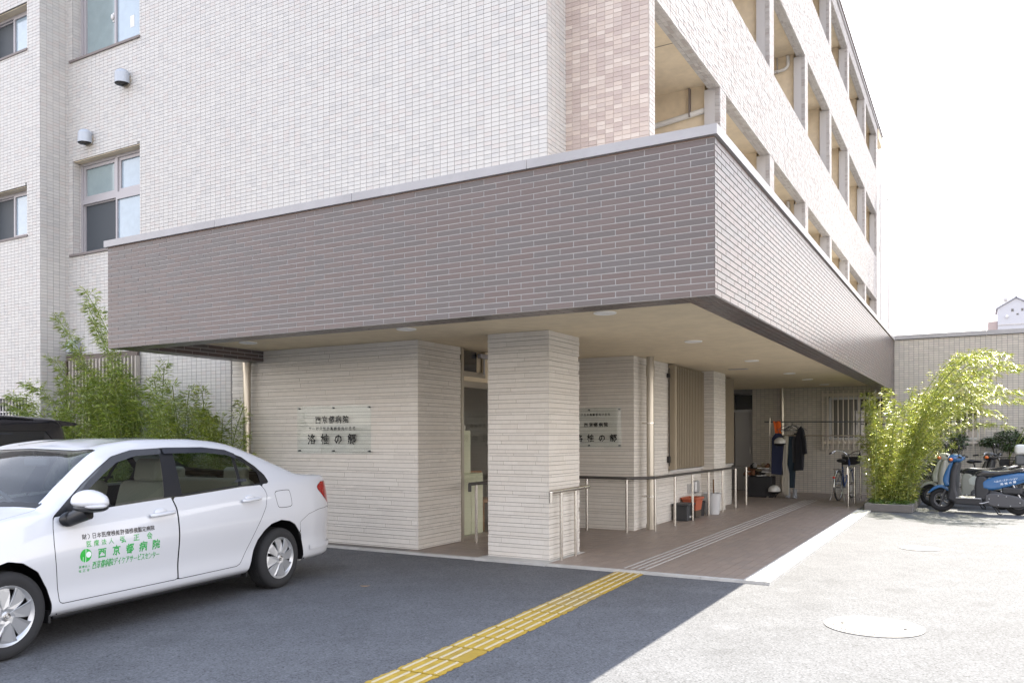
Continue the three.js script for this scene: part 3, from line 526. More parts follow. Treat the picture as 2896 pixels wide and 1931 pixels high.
{
  const c = thing('shoe_cabinet', 'pale green cabinet standing just inside the glass entrance', 'cabinet', [-6.18, 0.016, -9.3]);
  const g = std([0.58, 0.60, 0.42], 0.55);
  mesh('body', rbox(0.52, 0.86, 0.62, 0.01, 0, 0.43, 0), g, c); mesh('upper_unit', rbox(0.46, 0.58, 0.34, 0.01, -0.03, 1.15, 0.08), g, c); mesh('door', box(0.262, 0.268, 0.05, 0.83, -0.29, 0.0), g, c); mesh('door', box(0.262, 0.268, 0.05, 0.83, 0.01, 0.29), g, c);
  mesh('tray', rbox(0.34, 0.07, 0.28, 0.01, -0.03, 1.475, 0.08), std([0.6, 0.6, 0.5], 0.6), c);
}
{
  const c = thing('wooden_chair', 'light wooden chair inside the lobby behind the entrance glass', 'chair', [-6.3, 0.016, -10.2], 1.4); const m = std([0.38, 0.20, 0.08], 0.5);
  mesh('seat', rbox(0.42, 0.05, 0.42, 0.02, 0, 0.43, 0), m, c); mesh('backrest', rbox(0.40, 0.22, 0.03, 0.012, 0, 0.74, -0.2), m, c);
  for (const [x, z] of [[-.18, -.19], [.18, -.19], [-.18, .18], [.18, .18]]) mesh('leg', bar([x, 0, z], [x, z < 0 ? 0.84 : 0.42, z], 0.018), m, c);
}

// ================= REAR WING =================
{
  const w = thing('rear_wing', 'low grey-beige tiled wing closing the yard behind the scooters', 'building');
  const ZR = -20.45, win = [[-3.02, -1.72, 1.28, 2.27], [-0.95, 0.06, 1.28, 2.27]];
  mesh('wall', [...around(-4.8, 9, 0, 3.53, win, (a, b, c, d) => box(a, b, c, d, -20.75, ZR)), box(-4.8, 9, 0, 3.5, -25, -21.0), box(-6.2, -4.8, 2.42, 2.52, -20.75, -20.5), box(-6.2, -5.3, 0, 2.42, -20.75, -20.6)], M.groutDark, w);
  const t = new Pieces(); seed(91);
  t.grid({ face: 'z', at: ZR, u: [-4.8, -1.64], v: [0.02, 2.52], pu: 0.1, pv: 0.05, joint: 0.007, depth: 0.007, n: 5, holes: win, u0: -4.8, v0: 0 });
  t.grid({ face: 'z', at: ZR, u: [-1.62, 2.5], v: [0, 3.53], pu: 0.1, pv: 0.05, joint: 0.007, depth: 0.007, n: 5, holes: win, u0: -1.62, v0: 0 });
  t.build('tile', P.rear, S.rear, w);
  for (let x = -1.62; x < 8.9; x += 1.82) mesh('coping_piece', box(x, Math.min(x + 1.816, 9), 3.545, 3.64, -20.8, ZR + 0.04), M.coping, w);
  mesh('roof', box(-4.8, 9, 3.5, 3.54, -25, -20.75), M.concrete, w);
  for (const [a, b, c, d] of win) {
    const g = new THREE.Group(); g.name = 'barred_window'; w.add(g);
    mesh('frame', [box(a, b, c, c + 0.05, ZR - 0.12, ZR - 0.03), box(a, b, d - 0.05, d, ZR - 0.12, ZR - 0.03), box(a, a + 0.05, c + .05, d - .05, ZR - 0.12, ZR - 0.03), box(b - 0.05, b, c + .05, d - .05, ZR - 0.12, ZR - 0.03), box((a + b) / 2 - 0.03, (a + b) / 2 + 0.03, c + .05, d - .05, ZR - 0.12, ZR - 0.028)], M.alu, g);
    mesh('pane', box(a + 0.05, (a + b) / 2 - 0.03, c + 0.05, d - 0.05, ZR - 0.09, ZR - 0.085), phys([0.13, 0.125, 0.11], 0.2, { clearcoat: 1 }), g); mesh('pane', box((a + b) / 2 + 0.03, b - 0.05, c + 0.05, d - 0.05, ZR - 0.09, ZR - 0.085), M.darkGlass, g);
    for (let x = a - 0.14; x <= b + 0.141; x += 0.113) mesh('bar', box(x, x + 0.022, c - 0.23, d + 0.16, ZR + 0.055, ZR + 0.075), M.bars, g);
    mesh('cross_rail', box(a - 0.16, b + 0.16, c - 0.09, c - 0.03, ZR + 0.035, ZR + 0.054), M.bars, g); mesh('cross_rail', box(a - 0.16, b + 0.16, d + 0.03, d + 0.09, ZR + 0.035, ZR + 0.054), M.bars, g);
  }
  const d = new THREE.Group(); d.name = 'service_door'; w.add(d);
  mesh('leaf', box(-5.28, -4.84, 0.02, 1.97, -20.70, -20.66), std([0.42, 0.41, 0.40], 0.5), d); mesh('door_frame', [box(-5.3, -4.81, 1.97, 2.03, -20.72, -20.62), box(-4.84, -4.805, 0.02, 2.42, -20.72, -20.62)], M.alu, d); mesh('transom_pane', box(-5.28, -4.84, 2.03, 2.40, -20.69, -20.68), M.darkGlass, d); mesh('handle', bar([-4.90, 0.95, -20.63], [-4.90, 1.08, -20.63], 0.012), M.steel, d);
}
// ================= SIGNS =================
function glassSign(name, label, x0, x1, y0, y1, z, lines) {
  const W = x1 - x0, H = y1 - y0, s = thing(name, label, 'sign', [(x0 + x1) / 2, y0, z], 0);
  mesh('plate', prep(new THREE.BoxGeometry(W, H, 0.008).translate(0, H / 2, 0)), phys([0.955, 0.975, 0.975], 0.02, { transmission: 1, thickness: 0, ior: 1.27 }), s);
  for (const x of [-W / 2 + 0.03, 0, W / 2 - 0.03]) for (const y of [0.03, H - 0.03]) mesh('stud', cyl(0.011, 0.011, 0.036, x, y, -0.004, 14, 'z'), std([0.18, 0.19, 0.19], 0.35, { metalness: 0.8 }), s);
  const t = canvasTex(1536, Math.round(1536 * H / W), (c) => { const k = 1536 / W; for (const [txt, x, y, w, h, pitch, lw] of lines) write(c, txt, x * k, (H - y - h) * k, w * k, h * k, pitch * k, lw * k, '#050505', true); });
  mesh('lettering', prep(new THREE.PlaneGeometry(W, H).translate(0, H / 2, 0.0055)), new THREE.MeshStandardMaterial({ map: t, transparent: true, alphaTest: 0.4, roughness: 0.6, side: THREE.DoubleSide }), s);
}
glassSign('glass_sign', 'large clear glass sign with black brushed lettering on the wall beside the white car', -7.68, -6.462, 1.165, 1.767, ZA + 0.027, [
  ['西京都病院', 0.315, 0.375, 0.092, 0.095, 0.1145, 0.0098], ['サービス付き高齢者向け住宅', 0.205, 0.292, 0.042, 0.042, 0.0608, 0.0046], ['洛桂の郷', 0.19, 0.115, 0.128, 0.125, 0.222, 0.0145]]);
glassSign('glass_sign', 'clear glass sign half hidden by the stone pillar', -5.46, -4.442, 1.208, 1.79, -11.03 + 0.027, [
  ['サービス付き高齢者向け住宅', 0.24, 0.462, 0.036, 0.036, 0.0475, 0.0036], ['西京都病院', 0.435, 0.300, 0.06, 0.062, 0.079, 0.0076], ['洛桂の郷', 0.305, 0.085, 0.105, 0.105, 0.180, 0.0122]]);

// ================= PIPES AND RAILS =================
function downpipe(label, x, z, y1, r = 0.05, collar = true) {
  const p = thing('downpipe', label, 'pipe', [x, 0, z]);
  mesh('pipe', cyl(r, r, y1, 0, y1 / 2, 0, 24), M.steelDull, p);
  if (collar) { mesh('collar', cyl(r * 1.12, r * 1.12, 0.16, 0, y1 - 0.20, 0, 24), M.steelDull, p); mesh('base_socket', cyl(r * 1.15, r * 1.15, 0.10, 0, 0.05, 0, 24), M.steelDull, p); }
  for (const y of [0.5, y1 * 0.62]) mesh('bracket', [cyl(r * 1.06, r * 1.06, 0.02, 0, y, 0, 24), box(-r - 0.07, -r + 0.01, y - 0.01, y + 0.01, -0.01, 0.01)], M.steel, p);
}
downpipe('brass-toned round downpipe at the left end of the sign wall, behind the white car', -8.535, ZA + 0.09, 2.52);
downpipe('thick round downpipe at the corner of the walkway wall', -4.115, -11.31, 2.52, 0.055);
downpipe('thin round downpipe on the rear wall behind the hanging clothes', -4.068, -20.35, 2.52, 0.045, false);
function handrail(label, posts, path, capAt) {
  const h = thing('handrail', label, 'handrail', [posts[0][0], 0, posts[0][1]]), ox = posts[0][0], oz = posts[0][1];
  for (const [x, z] of posts) mesh('post', cyl(0.019, 0.019, 0.745, x - ox, 0.745 / 2 + 0.015, z - oz, 14), M.steel, h);
  const q = path.map(([x, y, z]) => [x - ox, y, z - oz]), g = []; for (let i = 0; i + 1 < q.length; i++) { g.push(bar(q[i], q[i + 1], 0.021, 14)); g.push(sph(0.021, ...q[i + 1], 1, 1, 1, 12, 8)); }
  mesh('rail', g, capAt, h);
}
handrail('short steel handrail beside the free-standing pillar', [[-3.955, -8.05], [-3.955, -8.42]], [[-3.955, 0.66, -7.80], [-3.955, 0.775, -7.80], [-3.955, 0.785, -8.78]], M.steel);
handrail('long dark-topped handrail following the walkway wall from the glass entrance', [[-5.53, -8.81], [-4.893, -10.8], [-4.289, -10.82], [-3.985, -11.14], [-3.964, -11.96], [-3.95, -12.8], [-3.95, -13.7], [-3.95, -14.58], [-3.95, -15.485], [-3.945, -16.29]], [[-5.53, 0.68, -8.66], [-5.53, 0.775, -8.66], [-5.53, 0.78, -10.8], [-4.29, 0.78, -10.81], [-3.985, 0.78, -11.12], [-3.945, 0.78, -16.29], [-3.945, 0.775, -16.52]], M.railDark);
handrail('short steel handrail beside the bicycle at the far end of the walkway', [[-2.117, -16.66], [-2.107, -17.48], [-2.099, -18.37]], [[-2.117, 0.64, -16.50], [-2.117, 0.775, -16.50], [-2.10, 0.78, -18.6]], M.steel);

// ================= TACTILE PAVING =================
{
  const yel = [std([0.50, 0.325, 0.035], 0.65, { map: rep(grime, 3) }), std([0.45, 0.295, 0.04], 0.65, { map: rep(grime, 3) }), std([0.42, 0.29, 0.075], 0.6, { map: rep(grime, 3) })], cream = std([0.50, 0.43, 0.28], 0.6);
  seed(101);
  const place = ['nearest the camera', ...'second third fourth fifth sixth seventh eighth ninth tenth eleventh twelfth thirteenth fourteenth fifteenth sixteenth'.split(' ')];
  for (let i = 0; i < 15; i++) {
    const z = -3.40 - i * 0.3, x = -3.02 + (14 - i) * 0.0155 - 0.062, worn = i < 11;
    const t = thing('tactile_tile', i ? `yellow tactile guide tile on the asphalt, ${place[i]} one counted from the camera` : 'yellow tactile guide tile on the asphalt nearest the camera', 'paving tile', [x + 0.062, 0, z], 0.0516, 'yellow tactile tiles on the asphalt');
    const pts = [], n = 9, e = worn ? 0.009 : 0.003; for (let k = 0; k <= n; k++) pts.push([-0.15 + rr(-e, e), -0.142 + 0.284 * k / n]); for (let k = n; k >= 0; k--) pts.push([0.15 + rr(-e, e), -0.142 + 0.284 * k / n]);
    const sh = new THREE.Shape(pts.map((p) => new THREE.Vector2(...p)));
    mesh('sheet', prep(new THREE.ExtrudeGeometry(sh, { depth: 0.005, bevelEnabled: false }).rotateX(-Math.PI / 2).translate(0, 0.001, 0)), yel[i > 12 ? 1 : i > 8 && i < 11 ? 2 : Math.floor(rnd() * 2)], t);
    for (const bx of [-0.111, -0.037, 0.037, 0.111]) if (!(i === 3 && bx > 0.1)) mesh('ridge', rbox(0.018, 0.010, 0.262, 0.004, bx, 0.008, 0, 1), cream, t);
  }
  const g = thing('tactile_strip', 'grey four-ridge tactile guide strip running along the brown walkway', 'paving', [-3.02, 0.023, -7.95]);
  const m = std([0.42, 0.40, 0.38], 0.45);
  for (let z = 0.12; z > -9.9; z -= 0.3) for (const bx of [-0.111, -0.037, 0.037, 0.111]) mesh('ridge', rbox(0.020, 0.007, 0.285, 0.003, bx - z * 0.006 * 0, 0.003, z - 0.15, 1), m, g);
}
// ================= MANHOLES =================
function manhole(label, x, z, r, ribs) {
  const m = thing('manhole_cover', label, 'manhole', [x, 0, z]); const iron = std([0.20, 0.195, 0.19], 0.6, { metalness: 0.3, map: rep(grime, 2) });
  mesh('rim', prep(new THREE.RingGeometry(r * 0.93, r, 48).rotateX(-Math.PI / 2).translate(0, 0.006, 0)), iron, m); mesh('rim_side', cyl(r, r, 0.006, 0, 0.002, 0, 48), iron, m);
  mesh('lid', cyl(r * 0.915, r * 0.915, 0.006, 0, 0.003, 0, 48), iron, m);
  if (ribs) { for (let k = -9; k <= 9; k++) { const h = Math.sqrt(Math.max(0, 0.82 * 0.82 - (k / 10.5) ** 2)) * r; if (h > 0.03) mesh('rib', rbox(0.014, 0.005, 2 * h, 0.002, k / 10.5 * r, 0.0075, 0, 1), iron, m); } }
  for (const s of [-1, 1]) mesh('key_hole', cyl(0.012, 0.012, 0.004, s * r * 0.62, 0.009, 0.01, 12), M.black, m);
}
manhole('round ribbed manhole cover in the sunlit asphalt in front', -0.645, -6.39, 0.335, true);
manhole('smaller round manhole cover farther back on the sunlit asphalt', -0.597, -11.08, 0.23, false);

// ================= POTS BY THE WALKWAY WALL =================
{
  const a = thing('plastic_crate', 'dark grey plastic crate on the floor behind the handrail', 'crate', [-4.10, 0.02, -12.82]);
  mesh('body', rbox(0.24, 0.25, 0.36, 0.02, 0, 0.125, 0), std([0.035, 0.038, 0.042], 0.5), a); mesh('lid', rbox(0.27, 0.03, 0.39, 0.012, 0, 0.26, 0), std([0.045, 0.048, 0.052], 0.5), a); mesh('label_patch', box(0.121, 0.123, 0.05, 0.08, 0.02, 0.08), M.white, a);
  const b = thing('flower_pot', 'orange rectangular plastic planter standing on the floor behind the handrail', 'planter', [-4.10, 0.02, -13.28]); const or = std([0.42, 0.105, 0.05], 0.5);
  { const g = new THREE.CylinderGeometry(0.17, 0.125, 0.30, 4, 1, true).rotateY(Math.PI / 4).scale(1, 1, 1.5).translate(0, 0.17, 0); mesh('tub', [prep(g.toNonIndexed())].map((q) => { q.computeVertexNormals(); return q; }), or, b); mesh('rim', [rbox(0.27, 0.04, 0.03, 0.01, 0, 0.325, 0.19), rbox(0.27, 0.04, 0.03, 0.01, 0, 0.325, -0.19), rbox(0.03, 0.04, 0.40, 0.01, 0.125, 0.325, 0), rbox(0.03, 0.04, 0.40, 0.01, -0.125, 0.325, 0)], or, b); mesh('soil', box(-0.1, 0.1, 0.02, 0.27, -0.15, 0.15), M.soil, b); }
  const c = thing('plastic_tub', 'small black plastic tub between the orange planter and the white bucket', 'tub', [-4.12, 0.02, -13.66]);
  mesh('body', prep(new THREE.CylinderGeometry(0.12, 0.10, 0.24, 20).translate(0, 0.12, 0)), M.black, c); mesh('rim', ring(0.12, 0.010, 0, 0.24, 0, 'y'), M.black, c);
  const d = thing('bucket', 'white plastic bucket with a wooden stick against the walkway wall', 'bucket', [-3.99, 0.02, -14.05]); const wm = std([0.5, 0.5, 0.5], 0.4);
  const sv = new THREE.CylinderGeometry(0.15, 0.12, 0.36, 28, 1, true).translate(0, 0.18, 0); mesh('body', prep(sv), wm, d); mesh('bottom', cyl(0.12, 0.12, 0.01, 0, 0.01, 0, 24), wm, d); mesh('rim', ring(0.15, 0.010, 0, 0.36, 0, 'y'), wm, d); mesh('stick', bar([0.03, 0.02, -0.02], [0.0, 0.60, -0.08], 0.013), std([0.16, 0.09, 0.04], 0.8), d);
}
// ================= DRYING RAILS AND CLOTHES =================
{
  const r = thing('clothes_rack', 'two long thin laundry poles on stands across the end of the walkway', 'rack', [-3.0, 0.02, -18.6]); const pole = std([0.10, 0.11, 0.12], 0.4, { metalness: 0.5 });
  mesh('pole', bar([-1.1, 1.665, 0], [1.15, 1.645, 0], 0.014, 10), pole, r); mesh('pole', bar([-0.80, 1.36, 0.10], [1.15, 1.35, 0.10], 0.014, 10), M.steel, r);
  for (const x of [-0.98, 1.02]) { mesh('stand', [bar([x, 0, 0.03], [x, 1.75, 0.03], 0.016), bar([x, 1.66, 0.03], [x, 1.66, -0.02], 0.01), bar([x, 1.355, 0.03], [x, 1.355, 0.11], 0.01)], M.steelDull, r); mesh('stand_foot', [bar([x, 0.02, -0.25], [x, 0.02, 0.3], 0.018)], M.steelDull, r); }
  function garment(name, label, cat, col, x, z, outline, depth, ytop, grp) {
    const g = thing(name, label, cat, [x, 0, z]); seed(Math.round(ytop * 1000 + x * 77));
    const sh = new THREE.Shape(outline.map((p) => new THREE.Vector2(p[0] * 0.7, p[1])));
    const e = new THREE.ExtrudeGeometry(sh, { depth, bevelEnabled: true, bevelSize: 0.012, bevelThickness: depth * 0.4, bevelSegments: 3, steps: 3, curveSegments: 6 }); const p = e.attributes.position;
    for (let i = 0; i < p.count; i++) { const a = p.getX(i), b = p.getY(i), w = 0.018 * Math.sin(a * 46 + b * 3) + 0.012 * Math.sin(a * 23 - b * 9); p.setZ(i, p.getZ(i) + w * clamp((ytop - b) * 3, 0.1, 1)); }
    e.computeVertexNormals(); mesh('cloth', prep(e), std(col, 0.95), g);
    mesh('hanger', tube([[-0.11, ytop - 0.09, depth / 2], [0, ytop - 0.02, depth / 2], [0.11, ytop - 0.09, depth / 2]], 0.006, 12, 6), pole, g); mesh('hook', tube([[0, ytop - 0.02, depth / 2], [0.01, ytop + 0.05, depth / 2], [-0.015, ytop + 0.085, depth / 2]], 0.004, 10, 6), pole, g);
    return g;
  }
  garment('jacket', 'black jacket hanging alone at the right end of the clothes', 'jacket', [0.014, 0.015, 0.02], -3.30, -18.58, [[-0.20, 0.62], [0.03, 0.64], [0.05, 0.98], [0.14, 1.0], [0.11, 1.30], [0.05, 1.50], [-0.02, 1.56], [-0.08, 1.50], [-0.17, 1.30], [-0.15, 0.9]], 0.10, 1.58);
  garment('raincoat', 'dark navy raincoat hanging at the left end of the clothes', 'coat', [0.02, 0.025, 0.06], -3.78, -18.52, [[-0.17, 0.55], [0.10, 0.53], [0.14, 0.9], [0.17, 1.30], [0.05, 1.42], [-0.05, 1.42], [-0.15, 1.32], [-0.16, 0.9]], 0.12, 1.44);
  garment('work_trousers', 'long dark teal work trousers hanging behind the grey trousers', 'trousers', [0.02, 0.035, 0.05], -3.50, -18.66, [[-0.11, 0.25], [0.03, 0.24], [0.06, 0.7], [0.12, 0.72], [0.11, 1.38], [-0.13, 1.38], [-0.14, 0.8]], 0.08, 1.42);
  garment('grey_trousers', 'pale grey trousers hanging nearly down to the floor', 'trousers', [0.44, 0.41, 0.35], -3.62, -18.50, [[-0.05, 0.10], [0.09, 0.09], [0.08, 0.55], [0.02, 0.75], [0.07, 1.36], [0.0, 1.37], [-0.08, 0.78]], 0.07, 1.40);
  garment('grey_shirt', 'dark grey shirt hanging between the black jacket and the teal trousers', 'shirt', [0.05, 0.05, 0.055], -3.42, -18.62, [[-0.10, 0.8], [0.05, 0.78], [0.08, 1.25], [0.02, 1.42], [-0.04, 1.42], [-0.11, 1.25]], 0.07, 1.44);
  const o = thing('orange_cloth', 'bright orange cloth draped over the upper laundry pole', 'cloth', [-3.83, 0, -18.6]);
  { const g = new THREE.PlaneGeometry(0.15, 0.5, 6, 14), p = g.attributes.position; for (let i = 0; i < p.count; i++) { const v = p.getY(i) / 0.5 + 0.5, w = 1 - 0.25 * (1 - v); p.setXYZ(i, p.getX(i) * w + (1 - v) * 0.03, 1.70 - (1 - v) * 0.33, (v > 0.93 ? 0 : 0.022) + 0.012 * Math.sin(p.getX(i) * 60)); } g.computeVertexNormals(); const b = g.clone().translate(0, 0, -0.05); mesh('drape', [prep(g), prep(b)], std([0.72, 0.13, 0.02], 0.85), o); }
  const hb = thing('hanger_bundle', 'tangle of wire clothes hangers on the upper laundry pole', 'hangers', [-3.55, 0, -18.58]); seed(111);
  for (let k = 0; k < 9; k++) { const x = rr(-0.14, 0.14), t = rr(-0.3, 0.3); mesh('hanger', [tube([[x - 0.17, 1.50 + t * 0.1, rr(-.06, .06)], [x, 1.60, 0], [x + 0.17, 1.50 - t * 0.1, rr(-.06, .06)], [x - 0.17, 1.50 + t * 0.1, 0.0]], 0.006, 16, 6), bar([x, 1.59, 0], [x, 1.66, 0], 0.004)], k % 3 ? pole : M.white, hb); }
  function helmet(label, x, y, z, turn, grp) { const h = thing('helmet', label, 'helmet', [x, y, z], turn); const g = new THREE.SphereGeometry(0.125, 24, 14, 0, Math.PI * 2, 0, Math.PI * 0.58); mesh('shell', prep(g.scale(1, 0.95, 1.15)), phys([0.62, 0.61, 0.58], 0.25, { clearcoat: 1 }), h); mesh('trim', ring(0.121, 0.010, 0, -0.03, 0, 'y', 32, 8), M.black, h).scale.set(1, 1, 1.15); mesh('liner', sph(0.112, 0, -0.01, 0, 1, 0.7, 1.15), M.black, h); mesh('strap', tube([[-0.11, -0.04, 0], [0, -0.17, 0.02], [0.11, -0.04, 0]], 0.008, 14, 6), M.black, h); }
  helmet('white open-face helmet hanging among the clothes', -3.73, 1.23, -18.40, 0.6); helmet('white open-face helmet lying on the floor under the clothes', -3.85, 0.18, -18.40, -0.5);
  const sb = thing('storage_box', 'dark box piled with shoes and oddments left of the hanging clothes', 'box', [-4.16, 0.02, -18.6]); mesh('body', rbox(0.52, 0.46, 0.4, 0.02, 0, 0.23, 0), std([0.02, 0.02, 0.023], 0.6), sb);
  seed(121); const cols = [[.16, .07, .03], [.25, .24, .23], [.05, .03, .02], [.30, .29, .28], [.28, .07, .04], [.03, .03, .03], [.20, .16, .10]];
  for (let k = 0; k < 16; k++) { const s = thing('shoe', k % 2 ? 'one of the jumbled shoes heaped on the dark box' : 'one of the jumbled shoes heaped on the dark box', 'shoe', [-4.16 + rr(-0.24, 0.24), 0.48 + Math.floor(k / 6) * 0.085, -18.58 + rr(-0.14, 0.16)], rr(0, 6), 'jumbled shoes heaped on the dark box'); const c = std(cols[k % 7], 0.7); mesh('upper', [sph(0.05, 0, 0.05, 0.07, 0.9, 0.9, 1.6, 12, 8), sph(0.05, 0, 0.07, -0.06, 0.85, 1.1, 1.1, 12, 8)], c, s); mesh('sole', rbox(0.085, 0.02, 0.27, 0.009, 0, 0.012, 0.01, 1), k % 3 ? M.white : M.black, s); }
  const bt = thing('white_boots', 'pair of pale rubber boots on the floor under the trousers', 'boots', [-3.50, 0.02, -18.45]); for (const x of [-0.07, 0.07]) mesh('boot', [prep(new THREE.LatheGeometry([[0.045, 0.0], [0.05, 0.05], [0.04, 0.14], [0.048, 0.2]].map((p) => new THREE.Vector2(...p)), 14).translate(x, 0, -0.03)), sph(0.045, x, 0.035, 0.05, 0.95, 0.75, 1.8, 12, 8)], std([0.30, 0.31, 0.33], 0.5), bt);
}
{ // camera bracket under the canopy
  const c = thing('security_camera', 'small black security camera under the far right corner of the canopy', 'camera', [-2.02, 2.30, -19.8], -0.4); mesh('mount', [bar([0.05, 0.05, -0.05], [0.05, 0.225, -0.05], 0.02), bar([0.05, 0.05, -0.05], [0, 0, 0], 0.018)], M.alu, c); mesh('housing', rbox(0.07, 0.07, 0.22, 0.015, -0.03, -0.01, 0.06), M.black, c); mesh('visor', box(-0.07, 0.01, 0.028, 0.033, -0.05, 0.2), M.black, c);
}
{ const l = thing('fallen_leaf', 'single dry leaf on the asphalt behind the rear tyre of the white car', 'leaf', [-4.86, 0.004, -5.83], 0.6); const g = new THREE.PlaneGeometry(0.10, 0.03, 6, 2).rotateX(-Math.PI / 2), p = g.attributes.position; for (let i = 0; i < p.count; i++) { const x = p.getX(i) / 0.05; p.setZ(i, p.getZ(i) * (1 - x * x) * 1.0); p.setY(i, 0.006 + 0.006 * x * x); } g.computeVertexNormals(); mesh('blade', prep(g), std([0.45, 0.25, 0.08], 0.8), l); }
// ================= FAR THINGS =================
{
  const b = thing('distant_tower', 'pale gabled tower block far away above the rear wing', 'building', [6.6, 0, -182]);
  const wl = std([0.50, 0.50, 0.53], 0.8), W = 3.0;
  const sh = new THREE.Shape([[-W, 0], [W, 0], [W, 25.6], [0, 27.4], [-W, 25.6]].map((p) => new THREE.Vector2(...p))); mesh('wall', prep(new THREE.ExtrudeGeometry(sh, { depth: 9, bevelEnabled: false }).translate(0, 0, -9)), wl, b);
  const sl = Math.atan2(1.8, W); for (const s of [-1, 1]) mesh('roof', prep(new THREE.BoxGeometry(3.9, 0.25, 9.6).rotateZ(-s * sl).translate(s * 1.62, 26.66, -4.5)), std([0.42, 0.42, 0.46], 0.7), b);
  mesh('annex', box(-4.6, -3.01, 0, 23.3, -8, -0.6), std([0.42, 0.34, 0.32], 0.8), b);
  for (const x of [-0.6, 1.0]) mesh('window', box(x - 0.18, x + 0.18, 24.9, 25.4, 0.0, 0.06), M.darkGlass, b); mesh('window', box(0.05, 0.4, 24.2, 24.5, 0, 0.06), M.darkGlass, b); mesh('lamp', sph(0.28, -1.5, 24.0, 0.2), M.white, b);
  mesh('ledge', box(-3.0, 3.0, 22.4, 22.6, 0, 0.15), M.paintGrey, b);
  mesh('satellite_dish', [prep(new THREE.SphereGeometry(0.55, 18, 8, 0, Math.PI * 2, 0, 0.9).rotateX(Math.PI / 2).translate(-1.75, 27.2, 0.1)), bar([-1.75, 26.2, -0.2], [-1.75, 27.2, -0.2], 0.08)], M.paintGrey, b);
}
{
  const p = thing('vertical_drain', 'thin white drainpipe at the far corner of the building against the sky', 'pipe', [-2.94, 3.3, -31.72]);
  mesh('pipe', cyl(0.055, 0.055, 7.0, 0, 3.5, 0, 16), M.white, p); mesh('thin_pole', bar([0.24, 0, 0], [0.24, 6.9, 0], 0.025), M.paintGrey, p); for (const y of [1.1, 4.9, 6.4]) mesh('bracket', [box(-0.07, 0.27, y, y + 0.03, -0.03, 0.03), cyl(0.07, 0.07, 0.18, 0, y - 0.2, 0, 16)], M.white, p);
}
// ================= CARS: one lofted skin, clipped into panels =================
// piecewise smooth curve through [[s, value]...]
function curve(pts) {
  const p = pts.slice().sort((a, b) => a[0] - b[0]), n = p.length, d = [], m = [];
  for (let i = 0; i + 1 < n; i++) d.push((p[i + 1][1] - p[i][1]) / (p[i + 1][0] - p[i][0]));
  m[0] = d[0]; m[n - 1] = d[n - 2]; for (let i = 1; i + 1 < n; i++) m[i] = d[i - 1] * d[i] <= 0 ? 0 : 2 * d[i - 1] * d[i] / (d[i - 1] + d[i]);
  return (s) => { if (s <= p[0][0]) return p[0][1]; if (s >= p[n - 1][0]) return p[n - 1][1]; let i = 0; while (s > p[i + 1][0]) i++; const h = p[i + 1][0] - p[i][0], t = (s - p[i][0]) / h, t2 = t * t, t3 = t2 * t; return (2 * t3 - 3 * t2 + 1) * p[i][1] + (t3 - 2 * t2 + t) * h * m[i] + (3 * t2 - 2 * t3) * p[i + 1][1] + (t3 - t2) * h * m[i + 1]; };
}
function sd(poly, x, y) {   // signed distance, positive inside
  let best = 1e9, inside = false;
  for (let i = 0, j = poly.length - 1; i < poly.length; j = i++) {
    const [ax, ay] = poly[j], [bx, by] = poly[i], ex = bx - ax, ey = by - ay, wx = x - ax, wy = y - ay, t = clamp((wx * ex + wy * ey) / (ex * ex + ey * ey), 0, 1), dx = wx - ex * t, dy = wy - ey * t;
    best = Math.min(best, dx * dx + dy * dy);
    if ((ay > y) !== (by > y) && x < (bx - ax) * (y - ay) / (by - ay) + ax) inside = !inside;
  }
  return inside ? Math.sqrt(best) : -Math.sqrt(best);
}
const smoothPoly = (pts, k = 6) => new THREE.SplineCurve([...pts, pts[0]].map((p) => new THREE.Vector2(...p))).getPoints(pts.length * k).slice(0, -1).map((p) => [p.x, p.y]);
